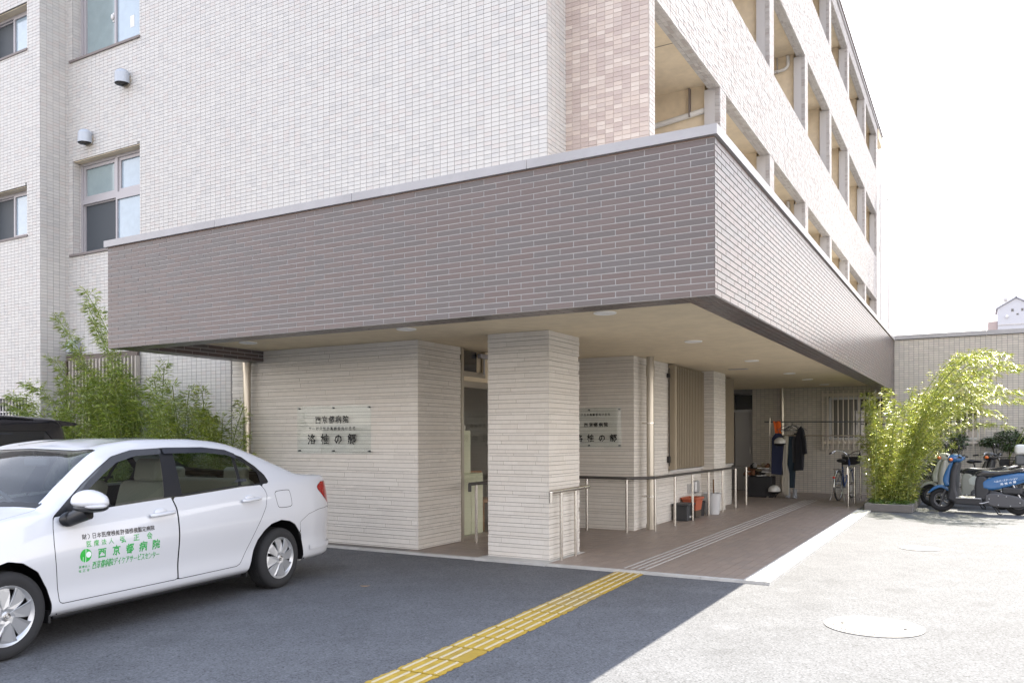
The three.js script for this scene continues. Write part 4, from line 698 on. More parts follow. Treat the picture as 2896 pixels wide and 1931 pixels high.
class Skin {
  // prof: yc, yr, lr (roof rail / bonnet edge), yb, lb (belt), wm (widest), sill
  constructor(o) {
    this.o = o; const S = []; for (let i = 0; i <= o.n; i++) S.push(lerp(o.s0, o.s1, i / o.n));
    this.S = S; const T = []; const add = (a, b, n) => { for (let i = 0; i < n; i++) T.push(lerp(a, b, i / n)); };
    add(0, 2, 16); add(2, 3, 18); add(3, 4, 10); add(4, 6, 18); add(6, 7, 3); T.push(7); this.T = T;
    this.pt = S.map((s) => {
      const yc = o.yc(s), yr = o.yr(s), lr = o.lr(s), yb = Math.min(o.yb(s), yr - 0.012), lb = o.lb(s), wm = o.wm(s), sy = o.sill ?? 0.235;
      const ctl = [[-lr * 0.5, yc - (yc - yr) * 0.22], [0, yc], [lr * 0.62, yc - (yc - yr) * 0.34], [lr, yr], [lb, yb], [wm, lerp(yb, sy, 0.36)], [wm * 0.982, lerp(yb, sy, 0.74)], [wm * 0.972, sy], [wm * 0.82, sy - 0.04], [wm * 0.5, sy - 0.05]];
      return T.map((t) => {   // Catmull-Rom through the control points (index 0 is the mirror of 2)
        const i = Math.min(Math.floor(t), 6), f = t - i, a = ctl[i], b = ctl[i + 1], c = ctl[i + 2], d = ctl[i + 3];
        const ten = (i === 2 || i === 1) ? 0.5 : 0.5, cr = (q) => { const m1 = (c[q] - a[q]) * ten * (i === 2 ? o.flat ?? 0.75 : 1), m2 = (d[q] - b[q]) * ten * (i === 1 ? 1 : i === 2 ? o.flat ?? 0.75 : 1); const f2 = f * f, f3 = f2 * f; return (2 * f3 - 3 * f2 + 1) * b[q] + (f3 - 2 * f2 + f) * m1 + (3 * f2 - 2 * f3) * c[q] + (f3 - f2) * m2; };
        return { s, t, l: Math.max(0, cr(0)), y: cr(1) };
      });
    });
    const G = this.pt, ns = S.length, nt = T.length;
    for (let i = 0; i < ns; i++) for (let j = 0; j < nt; j++) {
      const a = G[Math.max(i - 1, 0)][j], b = G[Math.min(i + 1, ns - 1)][j], c = G[i][Math.max(j - 1, 0)], d = G[i][Math.min(j + 1, nt - 1)];
      const u = V3(b.l - a.l, b.y - a.y, b.s - a.s), v = V3(d.l - c.l, d.y - c.y, d.s - c.s), n = v.cross(u).normalize().negate(); const g = G[i][j];
      if (j === 0) n.x = 0; n.normalize(); g.n = [n.x, n.y, n.z];
    }
  }
  clip(f, off = 0, uvf = null, mirror = 0) {   // mirror 0 = left, 1 = right, 2 = both
    const P3 = [], N = [], U = [], G = this.pt, val = G.map((r) => r.map((g) => f(g)));
    const emit = (q, sx) => { P3.push((q.l + q.n[0] * off) * sx, q.y + q.n[1] * off, q.s + q.n[2] * off); N.push(q.n[0] * sx, q.n[1], q.n[2]); const u = uvf ? uvf(q) : [q.s, q.y]; U.push(...u); };
    const mix = (a, b, t) => ({ s: lerp(a.s, b.s, t), y: lerp(a.y, b.y, t), l: lerp(a.l, b.l, t), n: [0, 1, 2].map((k) => lerp(a.n[k], b.n[k], t)) });
    const sides = mirror === 2 ? [1, -1] : mirror === 1 ? [-1] : [1];
    for (let i = 0; i + 1 < G.length; i++) for (let j = 0; j + 1 < G[0].length; j++) {
      for (const tri of [[[i, j], [i + 1, j], [i + 1, j + 1]], [[i, j], [i + 1, j + 1], [i, j + 1]]]) {
        const v = tri.map(([a, b]) => G[a][b]), w = tri.map(([a, b]) => val[a][b]);
        if (w[0] <= 0 && w[1] <= 0 && w[2] <= 0) continue;
        const poly = []; for (let k = 0; k < 3; k++) { const k2 = (k + 1) % 3; if (w[k] > 0) poly.push(v[k]); if ((w[k] > 0) !== (w[k2] > 0)) poly.push(mix(v[k], v[k2], w[k] / (w[k] - w[k2]))); }
        for (const sx of sides) for (let k = 1; k + 1 < poly.length; k++) { const o3 = sx > 0 ? [0, k, k + 1] : [0, k + 1, k]; for (const e of o3) emit(poly[e], sx); }
      }
    }
    const g = new THREE.BufferGeometry(); g.setAttribute('position', new THREE.Float32BufferAttribute(P3, 3)); g.setAttribute('normal', new THREE.Float32BufferAttribute(N, 3)); g.setAttribute('uv', new THREE.Float32BufferAttribute(U, 2)); return g;
  }
}
function wheel(parent, l, y, s, R, rr0, side, mats) {
  const w = new THREE.Group(); w.name = 'wheel'; w.position.set(l, y, s); w.rotation.y = side > 0 ? 0 : Math.PI; parent.add(w);
  const prof = [[rr0, -0.085], [rr0 + 0.02, -0.092], [R - 0.03, -0.09], [R - 0.006, -0.075], [R, -0.05], [R, 0.05], [R - 0.006, 0.075], [R - 0.03, 0.09], [rr0 + 0.03, 0.092], [rr0, 0.08]].map(([r, x]) => new THREE.Vector2(r, x));
  mesh('tyre', prep(new THREE.LatheGeometry(prof, 56).rotateZ(-Math.PI / 2)), M.rubber, w);
  mesh('tread', [...[-0.03, 0.0, 0.03].map((x) => ring(R - 0.001, 0.0022, x, 0, 0, 'x', 48, 6))], M.black, w);
  mesh('rim_back', [cyl(rr0 * 0.99, rr0 * 0.99, 0.02, 0.025, 0, 0, 40, 'x')], M.black, w);
  const b = [];
  for (let k = 0; k < 8; k++) {   // petal spokes of the wheel cover
    const sh = new THREE.Shape(); sh.moveTo(0.018, -0.008); sh.bezierCurveTo(rr0 * 0.40, -0.034, rr0 * 0.62, -0.056, rr0 * 0.955, -0.064); sh.quadraticCurveTo(rr0 * 1.0, -0.01, rr0 * 0.962, 0.040); sh.bezierCurveTo(rr0 * 0.78, 0.020, rr0 * 0.5, 0.034, 0.018, 0.008);
    const e = new THREE.ExtrudeGeometry(sh, { depth: 0.006, bevelEnabled: true, bevelSize: 0.002, bevelThickness: 0.004, bevelSegments: 2, curveSegments: 8 }), p = e.attributes.position;
    for (let i = 0; i < p.count; i++) { const r = Math.hypot(p.getX(i), p.getY(i)) / rr0; p.setZ(i, p.getZ(i) + 0.014 * Math.sin(r * Math.PI) + 0.18 * p.getY(i) * r); }
    e.computeVertexNormals(); b.push(prep(e.rotateZ(k * Math.PI / 4 + 0.2).rotateY(Math.PI / 2).translate(0.062, 0, 0)));
  }
  mesh('wheel_cover', [...b, prep(new THREE.LatheGeometry([[rr0 * 0.90, 0.062], [rr0 * 0.95, 0.074], [rr0 * 1.02, 0.086], [rr0 * 1.03, 0.08]].map((p) => new THREE.Vector2(...p)), 48).rotateZ(-Math.PI / 2)), sph(0.034, 0.072, 0, 0, 0.5, 1, 1)], mats.cover, w);
  mesh('emblem', [ring(0.020, 0.0028, 0.089, 0, 0, 'x', 24, 6), ring(0.011, 0.0024, 0.090, 0.004, 0, 'x', 20, 6)], M.steel, w);
}
{
  const R = 0.272, HY = 0.276, SR = -1.285, SF = 1.33;
  const o = { s0: -2.19, s1: 2.16, n: 250, sill: 0.232,
    yc: curve([[2.16, .56], [2.12, .66], [2.0, .735], [1.7, .82], [1.4, .875], [1.16, .918], [.86, 1.125], [.55, 1.288], [.3, 1.345], [0, 1.366], [-.4, 1.366], [-.8, 1.343], [-1.05, 1.298], [-1.35, 1.19], [-1.62, 1.062], [-1.72, 1.022], [-1.95, 1.010], [-2.10, 1.004], [-2.15, .985], [-2.175, .92], [-2.19, .82]]),
    yr: curve([[2.16, .53], [2.1, .64], [1.9, .725], [1.5, .815], [1.2, .872], [1.06, .898], [.845, 1.03], [.65, 1.155], [.479, 1.243], [.3, 1.285], [0, 1.313], [-.4, 1.318], [-.7, 1.303], [-.9, 1.277], [-1.18, 1.200], [-1.48, 1.098], [-1.70, 1.022], [-1.9, 1.0], [-2.1, .990], [-2.15, .968], [-2.175, .90], [-2.19, .80]]),
    lr: curve([[2.16, .35], [2.08, .55], [1.8, .655], [1.4, .70], [1.06, .715], [.845, .68], [.479, .605], [.2, .578], [-.4, .575], [-.9, .585], [-1.2, .61], [-1.5, .645], [-1.7, .668], [-2.0, .675], [-2.1, .66], [-2.15, .635], [-2.19, .57]]),
    yb: curve([[2.16, .50], [2.0, .66], [1.6, .76], [1.0, .858], [.5, .893], [0, .917], [-.8, .957], [-1.14, .962], [-1.6, .955], [-2.0, .94], [-2.12, .92], [-2.19, .76]]),
    lb: curve([[2.16, .38], [2.08, .58], [1.8, .71], [1.4, .765], [.9, .785], [0, .787], [-1.1, .785], [-1.5, .778], [-1.85, .764], [-2.05, .738], [-2.13, .695], [-2.19, .60]]),
    wm: curve([[2.16, .42], [2.1, .60], [1.95, .735], [1.7, .81], [1.35, .838], [.9, .843], [-.9, .845], [-1.4, .842], [-1.75, .832], [-1.95, .812], [-2.08, .772], [-2.15, .70], [-2.19, .61]]) };
  const sk = new Skin(o), car = thing('white_sedan', 'white four-door sedan with green lettering on the door parked beside the sign wall', 'car', [-6.149, 0, -4.042], Math.atan2(0.127, 0.992));
  const paint = phys([0.58, 0.59, 0.61], 0.28, { clearcoat: 1, clearcoatRoughness: 0.03 }), trim = std([0.016, 0.017, 0.02], 0.32);
  const DLO = [[.985, .858], [.862, .945], [.71, 1.050], [.529, 1.160], [.393, 1.232], [.19, 1.277], [-.131, 1.290], [-.523, 1.288], [-.78, 1.262], [-.97, 1.195], [-1.08, 1.115], [-1.150, 1.035], [-1.165, .975], [-1.14, .957], [-.809, .955], [-.125, .917], [.034, .915], [.511, .892]];
  const gF = [[.795, .935], [.70, 1.010], [.513, 1.132], [.346, 1.197], [.09, 1.250], [-.062, 1.252], [.044, .925], [.511, .902]], gR = [[-.195, 1.248], [-.518, 1.256], [-.838, 1.226], [-.775, .965], [-.132, .928]], gQ = [[-.872, 1.198], [-.975, 1.136], [-1.072, 1.064], [-1.055, .967], [-.812, .964]];
  const archR = [[-.83, .1], [-.846, .235], [-.90, .39], [-.955, .48], [-1.04, .555], [-1.131, .602], [-1.265, .624], [-1.39, .602], [-1.47, .565], [-1.54, .495], [-1.588, .40], [-1.612, .27], [-1.62, .1]], archF = [[1.03, .1], [1.034, .30], [1.064, .396], [1.138, .521], [1.24, .590], [1.335, .612], [1.43, .590], [1.53, .521], [1.605, .396], [1.635, .30], [1.64, .1]];
  const doorF = [[.99, .852], [1.008, .785], [1.02, .68], [1.018, .60], [.978, .30], [.955, .287], [-.036, .285], [-.04, .60], [-.036, .83], [-.012, .915], [.034, .909], [.511, .886]], doorR = [[-.020, .913], [-.044, .83], [-.048, .60], [-.044, .285], [-.69, .287], [-.735, .305], [-.85, .455], [-.955, .61], [-1.06, .755], [-1.095, .86], [-1.085, .90], [-1.045, .952], [-.809, .949], [-.125, .912]];
  const fuel = smoothPoly([[-1.205, .86], [-1.225, .882], [-1.40, .886], [-1.425, .865], [-1.43, .755], [-1.405, .735], [-1.26, .735], [-1.225, .76]], 4);
  const tail = [[-1.875, .872], [-1.90, .90], [-1.98, .932], [-2.3, .935], [-2.3, .66], [-2.09, .70], [-2.04, .735]], bump = [[-1.545, .575], [-1.68, .64], [-1.85, .673], [-2.2, .69], [-2.2, .1], [-1.3, .1], [-1.61, .30]], headl = [[1.68, .735], [1.95, .70], [2.12, .655], [2.14, .575], [1.98, .585], [1.78, .65]];
  const low = (g) => g.t > 2.02, dim = 0.0026;
  const ws = (g) => g.t > 2 ? -1 : Math.min(1.135 - 0.13 * (g.l / .7) ** 2 - g.s, g.s - (.545 - .09 * (g.l / .58) ** 2), o.lr(g.s) - 0.045 - g.l), rw = (g) => g.t > 2 ? -1 : Math.min(-1.075 + 0.02 * (g.l / .6) ** 2 - g.s, g.s + 1.655 - 0.10 * (g.l / .6) ** 2, o.lr(g.s) - 0.085 - g.l);
  const hoodF = (g) => g.t > 2 ? -1 : Math.min(g.s - (1.165 - 0.13 * (g.l / .7) ** 2), o.lr(g.s) - 0.012 - g.l, 2.05 - 0.1 * (g.l / .6) ** 2 - g.s), boot = (g) => g.t > 2 ? -1 : Math.min(-1.69 - g.s, o.lr(g.s) - 0.015 - g.l);
  const side = (poly) => (g) => low(g) ? sd(poly, g.s, g.y) : -1, fs = { DLO: side(DLO), dF: side(doorF), dR: side(doorR), fu: side(fuel), ta: (g) => g.t > 2.4 ? sd(tail, g.s, g.y) : -1, bu: (g) => g.t > 2.4 ? sd(bump, g.s, g.y) : -1, hl: (g) => g.t > 2.2 ? sd(headl, g.s, g.y) : -1, aR: (g) => g.t > 3 ? sd(archR, g.s, g.y) : -1, aF: (g) => g.t > 3 ? sd(archF, g.s, g.y) : -1 };
  const arches = (g) => Math.min(-fs.aR(g), -fs.aF(g));
  const bodyF = (g) => Math.min(arches(g), -fs.DLO(g), -fs.dF(g) - dim, -fs.dR(g) - dim, -fs.fu(g) - dim, -fs.ta(g) - 0.002, -fs.bu(g) - 0.002, -fs.hl(g) - 0.002, -ws(g), -rw(g), -hoodF(g) - 0.003, -boot(g) - 0.003);
  mesh('body_shell', sk.clip(bodyF, 0, null, 2), paint, car);
  mesh('bonnet', sk.clip(hoodF, 0, null, 2), paint, car); mesh('boot_lid', sk.clip(boot, 0, null, 2), paint, car);
  const D = {};
  for (const k of [0, 1]) {
    D['f' + k] = mesh('front_door', sk.clip((g) => Math.min(fs.dF(g) - dim, -fs.DLO(g)), 0, null, k), paint, car); D['r' + k] = mesh('rear_door', sk.clip((g) => Math.min(fs.dR(g) - dim, -fs.DLO(g), arches(g)), 0, null, k), paint, car);
    mesh('window_trim', sk.clip((g) => Math.min(fs.DLO(g), Math.max(-sd(gF, g.s, g.y), -1) , -sd(gR, g.s, g.y), -sd(gQ, g.s, g.y)), -0.003, null, k), trim, car);
    mesh('side_window', sk.clip((g) => low(g) ? sd(gF, g.s, g.y) : -1, -0.008, null, k), M.tint, car); mesh('side_window', sk.clip((g) => low(g) ? sd(gR, g.s, g.y) : -1, -0.008, null, k), M.tint, car); mesh('quarter_window', sk.clip((g) => low(g) ? sd(gQ, g.s, g.y) : -1, -0.008, null, k), M.tint, car);
    mesh('tail_lamp', sk.clip(fs.ta, 0.001, null, k), phys([0.34, 0.012, 0.012], 0.12, { clearcoat: 1 }), car); mesh('head_lamp', sk.clip(fs.hl, 0.001, null, k), phys([0.6, 0.62, 0.64], 0.06, { clearcoat: 1, metalness: 0.5 }), car);
    mesh('fuel_lid', sk.clip((g) => fs.fu(g) - dim, 0, null, k), paint, car).visible = true;
    // rain visors over the side windows: smoked plastic standing proud of the glass
    const vis = (top) => sk.clip((g) => low(g) ? Math.min(sd(DLO, g.s, g.y) - 0.006, 0.052 - sd(DLO, g.s, g.y), g.y - 0.985, top(g.s)) : -1, 0.012, null, k);
    mesh('rain_visor', vis((s) => s + 0.07), phys([0.16, 0.17, 0.19], 0.06, { transmission: 0.6, thickness: 0 }), car); mesh('rain_visor', vis((s) => Math.min(-0.09 - s, s + 0.88)), phys([0.06, 0.065, 0.08], 0.08, { transmission: 0.35, thickness: 0 }), car);
  }
  mesh('rear_bumper', sk.clip((g) => Math.min(fs.bu(g) - 0.002, arches(g), -fs.ta(g)), 0, null, 2), paint, car);
  mesh('bumper_lip', sk.clip((g) => g.t > 3 ? Math.min(-1.70 - g.s, 0.345 - g.y, g.y - 0.30) : -1, 0.014, null, 2), paint, car);
  mesh('windscreen', sk.clip((g) => ws(g) + 0.004, -0.003, null, 2), phys([0.66, 0.74, 0.76], 0.02, { transmission: 1, thickness: 0 }), car); mesh('rear_window', sk.clip((g) => rw(g) + 0.004, -0.003, null, 2), M.tint, car);
  mesh('inner_shell', [sk.clip((g) => g.t > 3.0 ? Math.min(sd([[-2.2, .0], [2.2, .0], [2.2, .93], [-2.2, .93]], g.s, g.y), arches(g)) : -1, -0.013, null, 2), sk.clip((g) => g.t < 2.6 && (g.s < -1.64 || g.s > 1.14) ? 1 : -1, -0.013, null, 2), box(-0.72, 0.72, 0.19, 0.21, -0.95, 1.02), box(-0.5, 0.5, 0.2, 0.22, -2.05, 2.0)], M.black, car);
  mesh('end_panel', [box(-0.57, 0.57, 0.25, 0.78, -2.188, -2.18), box(-0.40, 0.40, 0.25, 0.5, 2.14, 2.158)], paint, car); mesh('grille', [box(-0.45, 0.45, 0.42, 0.55, 2.12, 2.165)], M.black, car);
  mesh('number_plate_holder', box(-0.17, 0.17, 0.55, 0.72, -2.20, -2.19), M.white, car);
  for (const [s, a] of [[SR, archR], [SF, archF]]) for (const k of [-1, 1]) {   // wheel housings
    mesh('wheel_housing', [prep(new THREE.CylinderGeometry(0.352, 0.352, 0.30, 36, 1, true, -0.2, Math.PI + 0.4).rotateZ(Math.PI / 2).translate(k * 0.665, HY + 0.01, s)), prep(new THREE.CircleGeometry(0.352, 36, -0.2, Math.PI + 0.4).rotateY(Math.PI / 2).translate(k * 0.515, HY + 0.01, s))], M.black, car);
  }
  const cover = std([0.50, 0.51, 0.52], 0.34, { metalness: 0.65 });
  for (const s of [SR, SF]) for (const k of [-1, 1]) wheel(car, k * 0.732, HY, s, R, 0.182, k, { cover });
  for (const k of [-1, 1]) mesh('sill_moulding', rbox(0.05, 0.05, 1.8, 0.02, k * 0.765, 0.205, 0.09), M.black, car);
  for (const k of [0, 1]) for (const [d, s, y] of [['f', .115, .798], ['r', -.875, .833]]) {   // handles
    const sx = k ? -1 : 1, g = tube([[sx * 0.836, y - 0.006, s + 0.115], [sx * 0.852, y - 0.004, s + 0.095], [sx * 0.862, y, s], [sx * 0.852, y + 0.004, s - 0.095], [sx * 0.834, y + 0.004, s - 0.118]], 0.0135, 24, 10);
    mesh('handle', [g], paint, D[d + k]); mesh('handle_recess', sph(0.05, sx * 0.828, y + 0.012, s + 0.01, 0.24, 0.62, 1.25), paint, D[d + k]);
  }
  for (const k of [1, -1]) {   // door mirrors
    const m = new THREE.Group(); m.name = 'door_mirror'; m.position.set(k * 0.955, 0.945, 0.845); m.scale.setScalar(1.12); car.add(m);
    const g = new THREE.SphereGeometry(0.1, 28, 20), p = g.attributes.position; for (let i = 0; i < p.count; i++) { let x = p.getX(i), y = p.getY(i), z = p.getZ(i) * 0.85; const q = Math.sign(x) * Math.pow(Math.abs(x) / 0.1, 0.8) * 0.125; y = y < 0 ? y * 0.42 : y * 0.72 * (1 - 0.25 * Math.max(0, q * k / 0.125)); if (z < -0.03) z = -0.03; p.setXYZ(i, q, y, z); } g.computeVertexNormals();
    mesh('cap', prep(g), paint, m); mesh('base_cover', sph(0.1, 0, -0.034, 0, 1.16, 0.30, 0.80), trim, m); mesh('turn_signal', prep(new THREE.SphereGeometry(0.102, 24, 12).scale(1.18, 0.80, 0.85).scale(1, 1, 1).translate(0, 0, 0)), phys([0.5, 0.5, 0.52], 0.08, { clearcoat: 1 }), m).scale.set(0.62, 0.22, 0.62); m.children.at(-1).position.set(k * 0.062, -0.022, 0.022);
    mesh('arm', [bar([k * -0.115, -0.105, 0.05], [k * -0.01, -0.055, 0.01], 0.04, 12, 0.05), sph(0.045, k * -0.115, -0.10, 0.05, 0.5, 1.0, 1.5)], trim, m); mesh('mirror_glass', prep(new THREE.CircleGeometry(0.078, 24).scale(1.15, 0.8, 1).rotateY(Math.PI).translate(0, 0, -0.034)), M.steel, m);
    
  }
  // door lettering
  const W0 = .845, W1 = .135, H0 = .45, H1 = .73, pw = 1536, ph = Math.round(pw * (H1 - H0) / (W0 - W1));
  const tex = canvasTex(pw, ph, (c) => {
    const k = pw / (W0 - W1), g = '#2ea54c', X = (s) => (W0 - s) * k, Y = (y) => (H1 - y) * k;
    write(c, '財)日本医療機能評価機構認定病院', X(.812), Y(.7215), .036 * k, .036 * k, .0385 * k, .0042 * k, '#23232a');
    write(c, '医療法人', X(.785), Y(.673), .040 * k, .042 * k, .0605 * k, .0040 * k, g); write(c, '弘正会', X(.512), Y(.676), .052 * k, .050 * k, .1190 * k, .0052 * k, g);
    write(c, '西京都病院', X(.695), Y(.615), .070 * k, .070 * k, .1185 * k, .0082 * k, g);
    c.fillStyle = '#27b03c'; c.beginPath(); c.arc(X(.790), Y(.578), .045 * k, 0, 7); c.fill(); c.fillStyle = '#e6eaee'; c.beginPath(); c.arc(X(.768), Y(.582), .020 * k, 0, 7); c.fill(); c.fillRect(X(.792), Y(.623), .0035 * k, .09 * k); c.fillRect(X(.812), Y(.570), .003 * k, .04 * k); c.fillRect(X(.793), Y(.545), .003 * k, .02 * k);
    write(c, '西京都病院', X(.735), Y(.532), .034 * k, .056 * k, .0345 * k, .0040 * k, g); write(c, 'デイケアサービスセンター', X(.560), Y(.528), .031 * k, .048 * k, .0345 * k, .0042 * k, g);
    write(c, '医療法人', X(.838), Y(.513), .018 * k, .018 * k, .0225 * k, .0016 * k, g); write(c, '弘正会', X(.838), Y(.487), .020 * k, .020 * k, .031 * k, .0019 * k, g);
  });
  const rect = [[W1, H0], [W0, H0], [W0, H1], [W1, H1]];
  mesh('lettering', sk.clip((g) => g.t > 3 ? sd(rect, g.s, g.y) : -1, 0.0012, (q) => [(W0 - q.s) / (W0 - W1), (q.y - H0) / (H1 - H0)]), new THREE.MeshPhysicalMaterial({ map: tex, transparent: true, alphaTest: 0.35, roughness: 0.35, clearcoat: 0.6, side: THREE.DoubleSide }), D.f0);
  // cabin
  const fab = std([0.30, 0.27, 0.225], 0.9), dark = std([0.05, 0.05, 0.052], 0.7);
  for (const l of [0.36, -0.36]) { const s = new THREE.Group(); s.name = 'front_seat'; s.position.set(l, 0.3, 0.10); car.add(s); mesh('cushion', rbox(0.50, 0.17, 0.52, 0.06, 0, 0.13, 0.14, 4), fab, s); mesh('back', prep(new RoundedBoxGeometry(0.50, 0.62, 0.15, 4, 0.06).rotateX(-0.28).translate(0, 0.42, -0.22)), fab, s); mesh('headrest', prep(new RoundedBoxGeometry(0.27, 0.20, 0.10, 4, 0.045).rotateX(-0.2).translate(0, 0.80, -0.32)), fab, s); }
  const rs = new THREE.Group(); rs.name = 'rear_seat'; rs.position.set(0, 0.3, -0.85); car.add(rs); mesh('cushion', rbox(1.26, 0.17, 0.5, 0.06, 0, 0.13, 0.12, 4), fab, rs); mesh('back', prep(new RoundedBoxGeometry(1.24, 0.58, 0.16, 4, 0.06).rotateX(-0.38).translate(0, 0.42, -0.20)), fab, rs); for (const x of [-.38, .38]) mesh('headrest', rbox(0.26, 0.15, 0.09, 0.04, x, 0.72, -0.36, 4), fab, rs);
  mesh('dashboard', [prep(new RoundedBoxGeometry(1.34, 0.26, 0.42, 4, 0.09).translate(0, 0.74, 0.88))], dark, car); mesh('parcel_shelf', box(-0.6, 0.6, 0.90, 0.915, -1.62, -1.22), dark, car); mesh('floor', box(-0.7, 0.7, 0.21, 0.23, -1.2, 1.0), dark, car);
  mesh('steering_wheel', [prep(new THREE.TorusGeometry(0.18, 0.016, 10, 36).rotateX(0.45).translate(-0.36, 0.82, 0.52)), bar([-0.36, 0.74, 0.72], [-0.36, 0.82, 0.53], 0.03), prep(new THREE.BoxGeometry(0.30, 0.06, 0.03).rotateX(0.45).translate(-0.36, 0.82, 0.52))], dark, car);
  mesh('rear_view_mirror', [rbox(0.24, 0.06, 0.03, 0.012, 0, 1.19, 0.50), bar([0, 1.21, 0.5], [0, 1.27, 0.53], 0.01)], dark, car);
  mesh('headliner', sk.clip((g) => g.t < 2 ? Math.min(-ws(g) - 0.01, -rw(g) - 0.01, .6 - g.s, g.s + 1.2) : -1, -0.018, null, 2), std([0.42, 0.40, 0.36], 0.9), car);
  mesh('wiper', tube([[-0.55, 0.915, 1.06], [-0.1, 0.945, 1.10], [0.45, 0.93, 1.05]], 0.008, 16, 6), M.black, car); mesh('cowl', sk.clip((g) => g.t > 2 ? -1 : Math.min(g.s - (1.115 - 0.13 * (g.l / .7) ** 2), 1.17 - 0.13 * (g.l / .7) ** 2 - g.s, o.lr(g.s) - 0.02 - g.l), 0.002, null, 2), M.black, car);
  mesh('mudguard', box(0.66, 0.80, 0.17, 0.26, -0.86, -0.845), M.black, car); mesh('mudguard', box(0.6, 0.8, 0.17, 0.25, 1.02, 1.035), M.black, car);
}
{ // black van seen only by its tail behind the sedan
  const o = { s0: -1.70, s1: 1.70, n: 150, sill: 0.24, flat: 0.55,
    yc: curve([[1.70, .55], [1.66, .75], [1.5, .88], [1.25, .95], [.75, 1.42], [.5, 1.565], [.1, 1.60], [-.6, 1.60], [-1.3, 1.575], [-1.5, 1.55], [-1.58, 1.45], [-1.64, 1.0], [-1.70, .7]]),
    yr: curve([[1.70, .5], [1.5, .84], [1.2, .92], [.7, 1.37], [.45, 1.51], [.1, 1.545], [-.6, 1.55], [-1.3, 1.53], [-1.5, 1.50], [-1.58, 1.38], [-1.64, .98], [-1.70, .66]]),
    lr: curve([[1.70, .4], [1.5, .58], [1.2, .63], [.5, .60], [0, .60], [-1.2, .60], [-1.5, .585], [-1.60, .55], [-1.70, .50]]),
    yb: curve([[1.70, .46], [1.4, .78], [1.1, .87], [0, .93], [-1.2, .95], [-1.70, .62]]), lb: curve([[1.70, .42], [1.5, .64], [1.2, .69], [-1.2, .69], [-1.55, .66], [-1.70, .54]]), wm: curve([[1.70, .45], [1.5, .68], [1.2, .735], [-1.2, .735], [-1.5, .715], [-1.65, .62], [-1.70, .55]]) };
  const sk = new Skin(o), v = thing('black_van', 'glossy black tall van behind the white sedan at the left edge', 'van', [-9.05, 0, -3.70], 0.06), paint = phys([0.012, 0.012, 0.014], 0.25, { clearcoat: 1, clearcoatRoughness: 0.02 });
  const DLO = [[1.0, .93], [.70, 1.25], [.50, 1.44], [.3, 1.475], [-.60, 1.48], [-.68, 1.42], [-.70, .96]], dlo2 = [[-.80, .97], [-.80, 1.44], [-1.32, 1.44], [-1.44, 1.30], [-1.46, 1.0]];
  const arch = (c) => (g) => g.t > 3 ? Math.hypot(g.s - c, g.y - 0.27) - 0.31 : 1, aF = arch(1.15), aR = arch(-1.12), side = (p) => (g) => g.t > 2.02 ? sd(p, g.s, g.y) : -1, w1 = side(DLO), w2 = side(dlo2), ws = (g) => g.t > 2 ? -1 : Math.min(1.2 - g.s, g.s - .55, o.lr(g.s) - .05 - g.l), door = side([[1.0, .9], [1.0, .3], [.05, .3], [.05, .92]]), door2 = side([[.04, .92], [.04, .3], [-.72, .3], [-.78, .94]]);
  mesh('body_shell', sk.clip((g) => Math.min(aF(g), aR(g), -w1(g), -w2(g), -ws(g), -door(g) - .003, -door2(g) - .003), 0, null, 2), paint, v);
  for (const k of [0, 1]) { mesh('front_door', sk.clip((g) => Math.min(door(g) - .003, aF(g), -w1(g)), 0, null, k), paint, v); mesh('sliding_door', sk.clip((g) => Math.min(door2(g) - .003, aR(g), -w1(g)), 0, null, k), paint, v); mesh('side_window', sk.clip(w1, -0.006, null, k), M.darkGlass, v); mesh('quarter_window', sk.clip(w2, -0.006, null, k), M.darkGlass, v); mesh('rain_visor', sk.clip((g) => g.t > 2.02 ? Math.min(0.07 - sd(DLO, g.s, g.y), sd(DLO, g.s, g.y) - .002, g.y - 1.36) : -1, 0.012, null, k), phys([0.10, 0.11, 0.12], 0.1, { clearcoat: 1 }), v); mesh('pillar_trim', sk.clip((g) => g.t > 2.02 ? Math.min(w1(g), .06 - Math.abs(g.s + .02)) : -1, 0.002, null, k), M.black, v); }
  mesh('windscreen', sk.clip(ws, -0.002, null, 2), M.darkGlass, v); mesh('inner_shell', [sk.clip((g) => g.t > 3 ? Math.min(aF(g), aR(g)) : -1, -0.012, null, 2), box(-.6, .6, .2, .22, -1.6, 1.6), box(-0.48, .48, .25, .9, -1.70, -1.69), box(-0.4, .4, .25, .55, 1.69, 1.70)], M.black, v);
  { const p = slab([[-1.36, 1.565], [-1.52, 1.555], [-1.72, 1.53], [-1.735, 1.515], [-1.70, 1.50], [-1.52, 1.49], [-1.40, 1.50]], -0.56, 0.56, 0.008); mesh('roof_spoiler', p, paint, v); }
  mesh('roof_rail', [tube([[0.585, 1.575, 0.3], [0.60, 1.585, -0.2], [0.60, 1.58, -0.9], [0.585, 1.56, -1.2]], 0.012, 20, 8), tube([[-0.585, 1.575, 0.3], [-0.60, 1.585, -0.2], [-0.60, 1.58, -0.9], [-0.585, 1.56, -1.2]], 0.012, 20, 8)], paint, v);
  const cover = std([0.45, 0.46, 0.47], 0.35, { metalness: 0.7 }); for (const s of [-1.12, 1.15]) for (const k of [-1, 1]) wheel(v, k * 0.64, 0.27, s, 0.27, 0.175, k, { cover });
}
